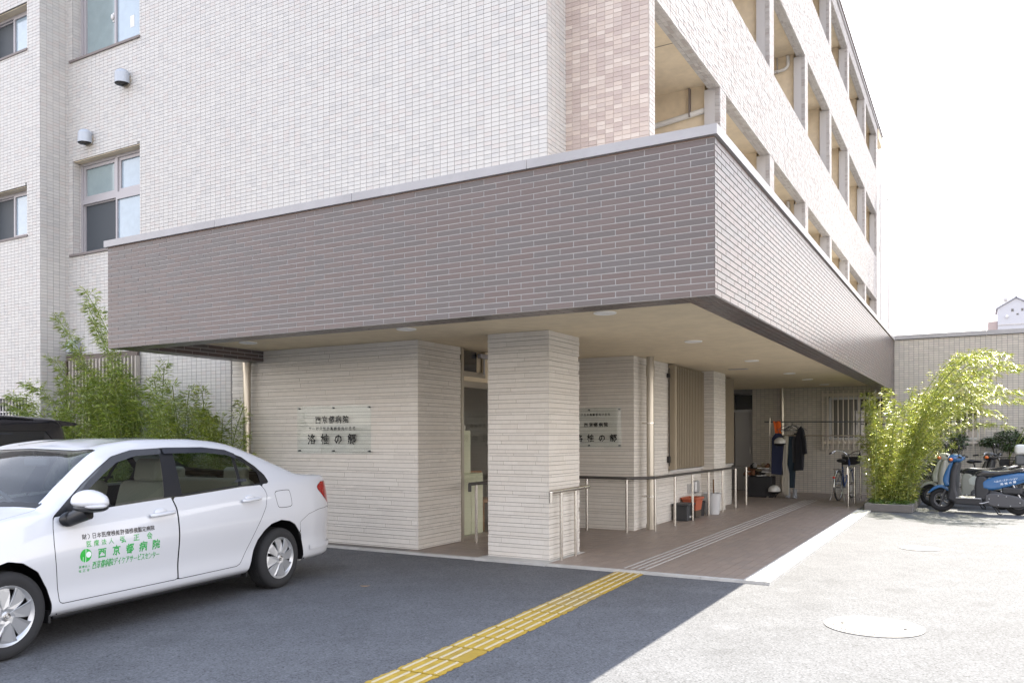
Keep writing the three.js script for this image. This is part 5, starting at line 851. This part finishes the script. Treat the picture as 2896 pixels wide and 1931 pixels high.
// ================= SCOOTERS AND BICYCLES =================
function spokedWheel(parent, name, z, y, R, tyre, spokes, rimMat) {
  const w = new THREE.Group(); w.name = name; w.position.set(0, y, z); parent.add(w);
  mesh('tyre', ring(R - tyre, tyre, 0, 0, 0, 'x', 44, 12), M.rubber, w); mesh('rim', [ring(R - tyre * 2 + 0.002, tyre * 0.55, 0, 0, 0, 'x', 40, 8), cyl(0.03, 0.03, 0.09, 0, 0, 0, 14, 'x')], rimMat, w);
  const g = []; for (let k = 0; k < spokes.n; k++) { const a = k / spokes.n * Math.PI * 2; g.push(bar([spokes.n > 8 ? (k % 2 ? 0.025 : -0.025) : 0, 0.02 * Math.sin(a), 0.02 * Math.cos(a)], [0, (R - tyre * 2) * Math.sin(a), (R - tyre * 2) * Math.cos(a)], spokes.r, 6)); }
  mesh('spokes', g, rimMat, w);
}
function scooter(label, pos, turn, col, opt = {}) {   // local axes: +z forward, +x left, y up
  const s = thing('scooter', label, 'scooter', pos, turn, 'scooters parked in front of the rear wing');
  const body = phys(col, 0.3, { clearcoat: 1, clearcoatRoughness: 0.05 }), leg = phys(opt.leg ?? [0.035, 0.036, 0.04], 0.45), seatM = phys([0.018, 0.018, 0.02], 0.25, { clearcoat: 0.7, clearcoatRoughness: 0.2 }), grey = std([0.10, 0.10, 0.105], 0.5), silver = std([0.55, 0.55, 0.55], 0.3, { metalness: 0.8 });
  spokedWheel(s, 'front_wheel', 0.60, 0.215, 0.215, 0.045, { n: 5, r: 0.014 }, grey); spokedWheel(s, 'rear_wheel', -0.58, 0.215, 0.215, 0.05, { n: 5, r: 0.014 }, grey);
  mesh('front_fender', slab([[0.44, 0.34], [0.50, 0.46], [0.60, 0.49], [0.72, 0.45], [0.82, 0.34], [0.80, 0.33], [0.70, 0.40], [0.60, 0.43], [0.50, 0.38]], -0.075, 0.075, 0.02, true), body, s);
  mesh('fork', [bar([0.055, 0.215, 0.60], [0.045, 0.50, 0.50], 0.017), bar([-0.055, 0.215, 0.60], [-0.045, 0.50, 0.50], 0.017), bar([0, 0.45, 0.52], [0, 0.88, 0.36], 0.025)], grey, s);
  mesh('front_cowl', slab([[0.54, 0.46], [0.57, 0.60], [0.50, 0.80], [0.44, 0.90], [0.40, 0.88], [0.43, 0.72], [0.45, 0.56], [0.44, 0.48]], -0.135, 0.135, 0.045, true), body, s);
  mesh('leg_shield', slab([[0.50, 0.24], [0.46, 0.45], [0.44, 0.70], [0.38, 0.88], [0.31, 0.88], [0.33, 0.70], [0.34, 0.45], [0.30, 0.26], [0.36, 0.18]], -0.19, 0.19, 0.045, true), leg, s);
  mesh('headset', [sph(0.1, 0, 0.96, 0.38, 1.35, 0.85, 1.25), slab([[0.50, 0.95], [0.44, 1.02], [0.33, 1.03], [0.24, 0.98], [0.27, 0.92], [0.44, 0.90]], -0.12, 0.12, 0.03, true)], body, s);
  mesh('headlight', [sph(0.07, 0, 0.955, 0.475, 0.95, 0.95, 0.5)], phys([0.72, 0.72, 0.70], 0.06, { clearcoat: 1 }), s); mesh('headlight_ring', ring(0.068, 0.010, 0, 0.955, 0.485, 'z', 28, 8), silver, s);
  for (const k of [-1, 1]) { mesh('turn_signal', sph(0.038, k * 0.15, 0.945, 0.43, 1.2, 0.8, 1), phys([0.75, 0.16, 0.02], 0.15, { clearcoat: 1 }), s); mesh('grip', bar([k * 0.14, 0.99, 0.30], [k * 0.33, 0.985, 0.24], 0.017), M.rubber, s); mesh('brake_lever', tube([[k * 0.15, 0.985, 0.33], [k * 0.24, 0.985, 0.32], [k * 0.33, 0.975, 0.28]], 0.006, 10, 6), silver, s); mesh('mirror_stalk', tube([[k * 0.17, 1.0, 0.30], [k * 0.20, 1.08, 0.31], [k * 0.24, 1.14, 0.29]], 0.007, 10, 6), M.black, s); mesh('mirror', sph(0.055, k * 0.25, 1.17, 0.285, 1.05, 0.85, 0.35), M.black, s); }
  mesh('instrument_panel', [prep(new THREE.BoxGeometry(0.16, 0.015, 0.12).rotateX(0.5).translate(0, 1.0, 0.27))], M.black, s);
  mesh('floorboard', slab([[0.40, 0.20], [0.36, 0.30], [0.26, 0.285], [-0.02, 0.275], [-0.06, 0.18], [0.0, 0.15], [0.34, 0.16]], -0.18, 0.18, 0.02, true), leg, s); mesh('floor_trim', [rbox(0.02, 0.02, 0.40, 0.008, 0.185, 0.27, 0.15), rbox(0.02, 0.02, 0.40, 0.008, -0.185, 0.27, 0.15)], silver, s);
  mesh('seat_pillar', slab([[0.06, 0.27], [0.06, 0.55], [0.02, 0.66], [-0.10, 0.66], [-0.16, 0.46], [-0.10, 0.24]], -0.13, 0.13, 0.035, true), leg, s);
  mesh('rear_body', slab([[-0.06, 0.44], [-0.05, 0.56], [-0.16, 0.63], [-0.42, 0.70], [-0.66, 0.735], [-0.83, 0.69], [-0.84, 0.64], [-0.66, 0.56], [-0.40, 0.47], [-0.20, 0.42]], -0.135, 0.135, 0.04, true), body, s);
  mesh('seat', slab([[0.06, 0.655], [0.04, 0.72], [-0.06, 0.765], [-0.24, 0.755], [-0.44, 0.765], [-0.62, 0.81], [-0.68, 0.80], [-0.67, 0.75], [-0.42, 0.695], [-0.14, 0.635]], -0.135, 0.135, 0.045, true), seatM, s);
  mesh('tail_lamp', rbox(0.14, 0.06, 0.05, 0.02, 0, 0.67, -0.835), phys([0.4, 0.01, 0.01], 0.1, { clearcoat: 1 }), s); mesh('grab_bar', tube([[0.12, 0.76, -0.62], [0.12, 0.80, -0.78], [0, 0.81, -0.84], [-0.12, 0.80, -0.78], [-0.12, 0.76, -0.62]], 0.012, 24, 8), silver, s);
  mesh('engine', [slab([[-0.10, 0.20], [-0.12, 0.34], [-0.30, 0.37], [-0.56, 0.33], [-0.68, 0.26], [-0.66, 0.15], [-0.52, 0.13], [-0.22, 0.14]], 0.05, 0.14, 0.02, true), cyl(0.07, 0.07, 0.12, 0.06, 0.30, -0.22, 20, 'x')], grey, s); mesh('engine_bolts', [[-0.16, 0.27], [-0.30, 0.33], [-0.42, 0.32], [-0.62, 0.22], [-0.30, 0.17], [-0.48, 0.16]].map(([z, y]) => sph(0.011, 0.145, y, z, 0.6, 1, 1, 8, 6)), silver, s); mesh('air_box', rbox(0.10, 0.12, 0.30, 0.03, 0.09, 0.42, -0.50), leg, s);
  mesh('shock_absorber', [bar([-0.10, 0.26, -0.56], [-0.10, 0.56, -0.48], 0.018), bar([0.10, 0.30, -0.62], [0.11, 0.55, -0.50], 0.014)], silver, s); mesh('exhaust', [bar([-0.13, 0.22, -0.35], [-0.15, 0.27, -0.78], 0.045, 16, 0.05)], grey, s); mesh('rear_fender', slab([[-0.60, 0.45], [-0.80, 0.48], [-0.90, 0.32], [-0.92, 0.22], [-0.90, 0.21], [-0.85, 0.34], [-0.72, 0.44]], -0.06, 0.06, 0.01), M.black, s);
  mesh('centre_stand', [bar([0.10, 0.16, -0.20], [0.14, 0.01, -0.30], 0.012), bar([-0.10, 0.16, -0.20], [-0.14, 0.01, -0.30], 0.012), bar([0.14, 0.012, -0.30], [0.14, 0.012, -0.36], 0.014)], M.black, s); mesh('kick_pedal', tube([[0.15, 0.22, -0.16], [0.17, 0.19, -0.06], [0.20, 0.19, -0.02]], 0.010, 10, 6), silver, s);
  if (opt.text) { const t = canvasTex(1024, 420, (c) => { write(c, 'ヘルパーステーション', 20, 60, 84, 110, 97, 13, '#e8f0f6'); write(c, '洛桂の郷', 250, 230, 120, 130, 175, 15, '#e8f0f6'); }); const g = new THREE.PlaneGeometry(0.38, 0.13).rotateY(Math.PI / 2), w = mesh('lettering', prep(g), new THREE.MeshStandardMaterial({ map: t, transparent: true, alphaTest: 0.35, roughness: 0.4, side: THREE.DoubleSide }), s); w.position.set(0.1365, 0.575, -0.42); w.rotation.x = 0.20; }
  return s;
}
const YAW = Math.PI * 1.5 - 0.14;   // facing left in the picture
scooter('blue scooter with white lettering parked in front, nearest the camera', [0.05, 0, -16.62], YAW, [0.03, 0.14, 0.34], { text: true });
scooter('silver-green scooter parked between the blue scooter and the bamboo planter', [-0.17, 0, -17.75], YAW - 0.06, [0.55, 0.57, 0.52], { leg: [0.34, 0.34, 0.30] });
{
  const s = scooter('dark scooter with a delivery box at the right edge of the picture', [0.62, 0, -18.55], YAW, [0.03, 0.03, 0.033]);
  const b = thing('delivery_box', 'white-lidded delivery box on the rearmost scooter at the right edge', 'box', [0.88, 0.80, -18.5], YAW);
  mesh('base_shell', rbox(0.44, 0.20, 0.44, 0.05, 0, 0.10, 0, 3), std([0.10, 0.105, 0.115], 0.4), b); mesh('lid', rbox(0.46, 0.20, 0.46, 0.07, 0, 0.30, 0, 3), phys([0.66, 0.66, 0.65], 0.3, { clearcoat: 0.8 }), b); mesh('latch', box(0.225, 0.24, 0.16, 0.23, -0.05, 0.05), M.black, b);
}
function bicycle(label, pos, turn, col, grp) {
  const b = thing('bicycle', label, 'bicycle', pos, turn, grp); const R = 0.315, f = phys(col, 0.35, { clearcoat: 0.8 }), chrome = std([0.62, 0.62, 0.62], 0.22, { metalness: 1 });
  spokedWheel(b, 'front_wheel', 0.52, R, R, 0.017, { n: 28, r: 0.0016 }, chrome); spokedWheel(b, 'rear_wheel', -0.52, R, R, 0.017, { n: 28, r: 0.0016 }, chrome);
  mesh('frame', [tube([[0, 0.78, 0.36], [0, 0.52, 0.22], [0, 0.33, 0.02], [0, 0.27, -0.08]], 0.018, 20, 10), bar([0, 0.27, -0.08], [0, 0.70, -0.22], 0.016), bar([0.03, 0.27, -0.08], [0.05, R, -0.52], 0.010), bar([-0.03, 0.27, -0.08], [-0.05, R, -0.52], 0.010), bar([0.02, 0.62, -0.20], [0.05, R, -0.52], 0.008), bar([-0.02, 0.62, -0.20], [-0.05, R, -0.52], 0.008), tube([[0, 0.62, 0.27], [0, 0.48, 0.05], [0, 0.46, -0.15]], 0.013, 14, 8), bar([0, 0.62, 0.345], [0, 0.84, 0.29], 0.02)], f, b);
  mesh('fork', [tube([[0.04, 0.62, 0.36], [0.045, 0.45, 0.44], [0.045, R, 0.52]], 0.010, 10, 8), tube([[-0.04, 0.62, 0.36], [-0.045, 0.45, 0.44], [-0.045, R, 0.52]], 0.010, 10, 8)], f, b);
  mesh('handlebar', [tube([[0.29, 0.98, 0.05], [0.24, 1.02, 0.16], [0.10, 1.0, 0.25], [0, 0.93, 0.27], [-0.10, 1.0, 0.25], [-0.24, 1.02, 0.16], [-0.29, 0.98, 0.05]], 0.011, 36, 8), bar([0, 0.80, 0.30], [0, 0.94, 0.27], 0.012)], chrome, b);
  for (const k of [-1, 1]) { mesh('grip', bar([k * 0.29, 0.98, 0.05], [k * 0.305, 0.965, -0.06], 0.017), M.black, b); mesh('brake_lever', bar([k * 0.25, 1.0, 0.15], [k * 0.30, 0.95, 0.03], 0.005), chrome, b); mesh('pedal', rbox(0.09, 0.02, 0.07, 0.006, k * 0.11, 0.27 + k * 0.12, -0.06), M.black, b); }
  mesh('saddle', [sph(0.1, 0, 0.83, -0.30, 0.95, 0.40, 0.9), sph(0.06, 0, 0.835, -0.17, 0.7, 0.45, 1.7), bar([0, 0.66, -0.21], [0, 0.80, -0.25], 0.013)], M.black, b);
  const bk = []; const W = 0.17, y0 = 0.72, y1 = 0.94; for (let k = 0; k <= 10; k++) { const t = k / 10 * 2 - 1; for (const z of [0.37, 0.65]) bk.push(bar([t * W * 0.85, y0, z === 0.37 ? 0.40 : 0.62], [t * W, y1, z], 0.0028, 5)); for (const x of [-1, 1]) bk.push(bar([x * W * 0.85, y0, 0.51 + t * 0.11], [x * W, y1, 0.51 + t * 0.14], 0.0028, 5)); bk.push(bar([t * W * 0.85, y0, 0.40], [t * W * 0.85, y0, 0.62], 0.0028, 5)); }
  for (const y of [0.72, 0.775, 0.83, 0.885, 0.94]) { const q = (y - y0) / (y1 - y0), w = W * (0.85 + 0.15 * q), za = 0.40 - 0.03 * q, zb = 0.62 + 0.03 * q; bk.push(bar([-w, y, za], [w, y, za], 0.004, 5), bar([-w, y, zb], [w, y, zb], 0.004, 5), bar([-w, y, za], [-w, y, zb], 0.004, 5), bar([w, y, za], [w, y, zb], 0.004, 5)); }
  mesh('basket', bk, M.black, b); mesh('basket_liner', [box(-0.145, 0.145, 0.722, 0.726, 0.40, 0.62), box(-0.155, 0.155, 0.73, 0.90, 0.388, 0.392)], M.black, b);
  const fend = (z, a0, a1) => { const pts = []; for (let k = 0; k <= 14; k++) { const a = lerp(a0, a1, k / 14); pts.push([0, R + (R + 0.02) * Math.sin(a), z + (R + 0.02) * Math.cos(a)]); } return prep(new THREE.TubeGeometry(new THREE.CatmullRomCurve3(pts.map((p) => V3(...p))), 30, 0.022, 6).scale(1, 1, 1)); };
  mesh('mudguard', [fend(-0.52, 0.7, 3.5)], chrome, b); mesh('mudguard', [fend(0.52, 1.0, 2.6)], chrome, b);
  mesh('reflector', rbox(0.05, 0.04, 0.02, 0.008, 0, 0.50, -0.86), phys([0.75, 0.02, 0.01], 0.15, { clearcoat: 1 }), b); mesh('rear_carrier', [bar([-0.06, 0.66, -0.30], [-0.06, 0.66, -0.70], 0.006), bar([0.06, 0.66, -0.30], [0.06, 0.66, -0.70], 0.006), bar([-0.06, 0.66, -0.70], [0.06, 0.66, -0.70], 0.006), bar([0.05, R, -0.52], [0.06, 0.66, -0.62], 0.005), bar([-0.05, R, -0.52], [-0.06, 0.66, -0.62], 0.005)], chrome, b);
  mesh('stand', [bar([0.05, R, -0.52], [0.15, 0.012, -0.62], 0.008), bar([-0.05, R, -0.52], [-0.15, 0.012, -0.62], 0.008), bar([0.15, 0.012, -0.62], [-0.15, 0.012, -0.62], 0.008)], chrome, b); mesh('crank', [cyl(0.085, 0.085, 0.006, 0.05, 0.27, -0.08, 28, 'x'), bar([0.06, 0.27, -0.08], [0.07, 0.39, -0.06], 0.010), bar([-0.06, 0.27, -0.08], [-0.07, 0.15, -0.06], 0.010), rbox(0.02, 0.06, 0.46, 0.02, 0.05, 0.29, -0.30)], chrome, b);
}
bicycle('dark blue bicycle with a black front basket at the end of the walkway', [-2.42, 0.024, -18.55], Math.PI - 0.12, [0.015, 0.04, 0.14]);
bicycle('silver bicycle hidden behind the scooters, only its handlebars showing', [0.16, 0, -19.3], YAW + 2.7, [0.5, 0.5, 0.5]);

// ================= PLANTS =================
function leafBlade(out, p, dir, len, wid, col, droop) {
  const up = V3(0, 1, 0), side = dir.clone().cross(up); if (side.lengthSq() < 1e-4) side.set(1, 0, 0); side.normalize().applyAxisAngle(dir, rr(-1.2, 1.2)); const n = side.clone().cross(dir).normalize(); if (n.y < 0) n.negate();
  const m = p.clone().addScaledVector(dir, len * 0.42).addScaledVector(up, -droop * len * 0.12), t = p.clone().addScaledVector(dir, len).addScaledVector(up, -droop * len * 0.5), a = m.clone().addScaledVector(side, wid / 2), b = m.clone().addScaledVector(side, -wid / 2);
  for (const q of [p, a, t, p, t, b]) { out.P.push(q.x, q.y, q.z); out.N.push(n.x, n.y, n.z); out.K.push(...col); }
}
const leafGeo = (o) => { const g = new THREE.BufferGeometry(); g.setAttribute('position', new THREE.Float32BufferAttribute(o.P, 3)); g.setAttribute('normal', new THREE.Float32BufferAttribute(o.N, 3)); g.setAttribute('color', new THREE.Float32BufferAttribute(o.K, 3)); g.setAttribute('uv', new THREE.Float32BufferAttribute(new Float32Array(o.P.length / 3 * 2), 2)); return g; };
const leafMat = new THREE.MeshPhysicalMaterial({ color: 0xffffff, vertexColors: true, roughness: 0.38, side: THREE.DoubleSide, transmission: 0.5, thickness: 0 });
function bamboo(name, label, culms, cols, opt) {
  const t = thing(name, label, 'bamboo', opt.pos); const out = { P: [], N: [], K: [] };
  culms.forEach((c, ci) => {
    const crv = new THREE.CatmullRomCurve3(c.map((p) => V3(...p))); mesh('culm', prep(new THREE.TubeGeometry(crv, 16, opt.r ?? 0.006, 5)), M.bamboo, t);
    const L = crv.getLength(), n = Math.max(4, Math.round(L / (opt.step ?? 0.085)));
    for (let k = Math.floor(n * (opt.from ?? 0.12)); k <= n; k++) {
      const u = k / n, p = crv.getPoint(u), tan = crv.getTangent(u), nb = c.twigs ?? opt.twigs ?? 3;
      for (let q = 0; q < nb; q++) {
        const a = rr(0, 6.283), d = V3(Math.cos(a), rr(-0.1, 0.7), Math.sin(a)).addScaledVector(tan, 0.9).normalize(), bl = (opt.twig ?? 0.24) * rr(0.4, 1) * (1 - 0.55 * u), e = p.clone().addScaledVector(d, bl).add(V3(0, -bl * 0.15, 0));
        const m = c.leaves ?? opt.leaves ?? 5;
        for (let i = 0; i < m; i++) { const f = rr(0.25, 1.05), b = p.clone().lerp(e, f), ld = d.clone().add(V3(rr(-.8, .8), rr(-.75, .35), rr(-.8, .8))).normalize(), cc = cols[Math.floor(rnd() * cols.length)], v = rr(0.75, 1.25); leafBlade(out, b, ld, (opt.len ?? 0.10) * rr(0.6, 1.25), (opt.wid ?? 0.014) * rr(0.7, 1.2), cc.map((x) => x * v), rr(0.3, 1.2)); }
      }
    }
  });
  const f = mesh('foliage', leafGeo(out), leafMat, t);
  return t;
}
{ // left clump, in the building's shade
  seed(201); const culms = [];
  for (let k = 0; k < 84; k++) { const x = rr(-1.75, 1.95), h = x < -0.9 ? rr(1.4, 2.25) : x < 0.7 ? rr(1.6, 2.5) : rr(1.4, 2.25) - (x > 1.4 ? 0.3 : 0), lx = rr(-0.45, 0.45), lz = rr(-0.05, 0.35), z = rr(-0.1, 0.35); culms.push([[x, 0, z], [x + lx * 0.2, h * 0.4, z + lz * 0.2], [x + lx * 0.55, h * 0.75, z + lz * 0.55], [x + lx * 1.1, h * 0.98, z + lz]]); }
  for (const [x, tx, h, z] of [[-0.3, -1.40, 3.15, 0.25], [-0.1, -1.15, 2.75, 0.2], [0.1, -0.62, 3.2, 0.25], [0.2, -0.75, 3.45, 0.2], [0.3, -0.45, 2.9, 0.25], [-0.5, -1.35, 2.5, 0.3]]) culms.push([[x, 0, z], [lerp(x, tx, .15), h * .45, z], [lerp(x, tx, .5), h * .8, z + 0.1], [tx, h, z + 0.15]]);
  for (const [x, tx, h] of [[-1.2, -2.45, 2.0], [-1.3, -2.3, 1.8], [-1.1, -2.0, 2.15], [-1.2, -2.55, 1.85]]) culms.push([[x, 0, .3], [lerp(x, tx, .2), h * .6, .35], [lerp(x, tx, .6), h * .92, .4], [tx, h, .45]]);
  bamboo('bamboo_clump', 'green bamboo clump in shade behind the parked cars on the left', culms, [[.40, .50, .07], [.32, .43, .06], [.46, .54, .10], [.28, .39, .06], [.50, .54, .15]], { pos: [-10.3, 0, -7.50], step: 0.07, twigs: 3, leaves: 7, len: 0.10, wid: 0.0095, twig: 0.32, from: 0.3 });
}
{ // kerbed bed and its clump in full sun
  const k = thing('planter_bed', 'low dark stone kerb bed holding the sunlit bamboo', 'planter', [-1.38, 0, -17.35]); const st = std([0.20, 0.185, 0.17], 0.9, { map: rep(grime, 2) });
  mesh('kerb_stone', rbox(0.80, 0.14, 0.11, 0.015, 0, 0.07, 1.20), st, k); mesh('kerb_stone', rbox(0.80, 0.14, 0.11, 0.015, 0, 0.07, -1.25), st, k); for (const x of [-0.35, 0.35]) for (let z = -0.9; z < 1.0; z += 0.597) mesh('kerb_stone', rbox(0.10, 0.14, 0.59, 0.015, x, 0.07, z), st, k); mesh('soil', box(-0.31, 0.31, 0, 0.10, -1.2, 1.15), M.soil, k);
  seed(211); const culms = [];
  for (let i = 0; i < 54; i++) { const x = rr(-0.30, 0.28), z = rr(-0.9, 1.0), h = rr(0.9, 2.4) * (0.85 + 0.15 * rnd()), lean = x * 1.3 + rr(-0.22, 0.30) + 0.14, lz = rr(-0.35, 0.35); culms.push([[x, 0.08, z], [x + lean * 0.15, h * 0.4, z + lz * .2], [x + lean * 0.5, h * 0.78, z + lz * .6], [x + lean * 1.05, h, z + lz]]); }
  for (let i = 0; i < 34; i++) { const x = rr(-0.15, 0.28), z = rr(-0.9, 0.8), h = rr(1.3, 2.95), reach = rr(0.6, 1.45) + 0.5 * (h > 2.0 ? 1 : 0.3), dz = rr(-0.3, 0.3); culms.push([[x, 0.08, z], [x + reach * 0.22, h * 0.52, z + dz * .2], [x + reach * 0.52, h * 0.84, z + dz * .5], [x + reach * 0.84, h * 0.99, z + dz * .8], [x + reach * 1.12, h * 0.97, z + dz]]); culms.at(-1).twigs = 2; culms.at(-1).leaves = 5; }
  bamboo('bamboo_clump', 'bright sunlit bamboo arching over the scooters on the right', culms, [[.50, .56, .09], [.42, .49, .08], [.58, .60, .14], [.36, .44, .08], [.62, .58, .20]], { pos: [-1.38, 0, -17.35], step: 0.075, twigs: 3, leaves: 6, len: 0.105, wid: 0.0135, twig: 0.28, from: 0.06, r: 0.006 });
  const o = { P: [], N: [], K: [] }; for (let i = 0; i < 1500; i++) { const p = V3(rr(-0.36, 0.36), 0.09 + rr(0, 0.08), rr(-1.2, 1.2)), a = rr(0, 6.28); leafBlade(o, p, V3(Math.cos(a), rr(0.2, 1.2), Math.sin(a)).normalize(), rr(0.06, 0.16), 0.014, [.20 * rr(.7, 1.2), .30 * rr(.8, 1.2), .05], 1); }
  const gc = mesh('ground_cover', leafGeo(o), leafMat); gc.position.set(-1.38, 0, -17.35); gc.userData = { label: 'low leafy ground cover in the stone bed under the sunlit bamboo', category: 'ground cover', kind: 'stuff' };
}
function shrub(label, pos, blobs, n, cols, trunk) {
  const t = thing('garden_shrub', label, 'shrub', pos), o = { P: [], N: [], K: [] };
  for (let i = 0; i < n; i++) { const b = blobs[i % blobs.length], r = Math.cbrt(rnd()), a = rr(0, 6.28), c = rr(-1, 1), q = Math.sqrt(1 - c * c), p = V3(b[0] + b[3] * r * q * Math.cos(a), b[1] + b[4] * r * c, b[2] + b[3] * r * q * Math.sin(a)), cc = cols[Math.floor(rnd() * cols.length)], v = rr(.7, 1.2); leafBlade(o, p, V3(rr(-1, 1), rr(-.4, .9), rr(-1, 1)).normalize(), rr(0.05, 0.10), 0.026, cc.map((x) => x * v), 0.6); }
  trunk.forEach((c) => mesh('stem', tube(c, 0.014, 12, 6), M.bark, t)); mesh('foliage', leafGeo(o), leafMat, t);
}
seed(221);
shrub('dark cloud-pruned shrub against the rear wall behind the scooters', [0.55, 0, -20.1], [[0.05, 1.35, 0, 0.28, 0.14], [-0.28, 1.22, 0.05, 0.22, 0.11], [0.34, 1.22, 0, 0.2, 0.10], [0.12, 1.12, 0.1, 0.3, 0.1]], 2200, [[.06, .11, .025], [.05, .09, .02], [.08, .13, .03]], [[[0, 0, 0], [0.05, 0.6, 0], [0.05, 1.3, 0]], [[0.03, 0.6, 0], [-0.2, 0.95, 0.03], [-0.28, 1.2, 0.05]], [[0.04, 0.7, 0], [0.25, 1.0, 0], [0.34, 1.2, 0]]]);
shrub('thin dark shrub on the rear wall just behind the sunlit bamboo', [-0.55, 0, -20.1], [[0, 0.9, 0, 0.3, 0.35], [0.2, 1.25, 0, 0.2, 0.2], [-0.25, 0.6, 0, 0.25, 0.3]], 1500, [[.07, .12, .03], [.05, .09, .02]], [[[0, 0, 0], [0.05, 0.7, 0], [0.15, 1.3, 0]], [[0, 0, 0], [-0.12, 0.4, 0], [-0.25, 0.8, 0]]]);
{
  seed(231); const c = []; for (const [x, tx, h] of [[0.3, 1.25, 2.25], [0.4, 1.45, 2.35], [0.5, 1.6, 2.1], [0.2, 1.2, 1.9]]) c.push([[x, 0, 0], [lerp(x, tx, .3), h * .45, 0.05], [lerp(x, tx, .7), h * .8, 0.1], [tx, h, 0.15]]);
  bamboo('leaning_bamboo', 'sparse leaning bamboo stems against the rear wall at the right edge', c, [[.12, .18, .05], [.16, .22, .06]], { pos: [0.05, 0, -19.9], step: 0.12, twigs: 2, leaves: 4, len: 0.10, wid: 0.012, twig: 0.2, from: 0.5, r: 0.009 });
}
renderer.render(scene, camera);
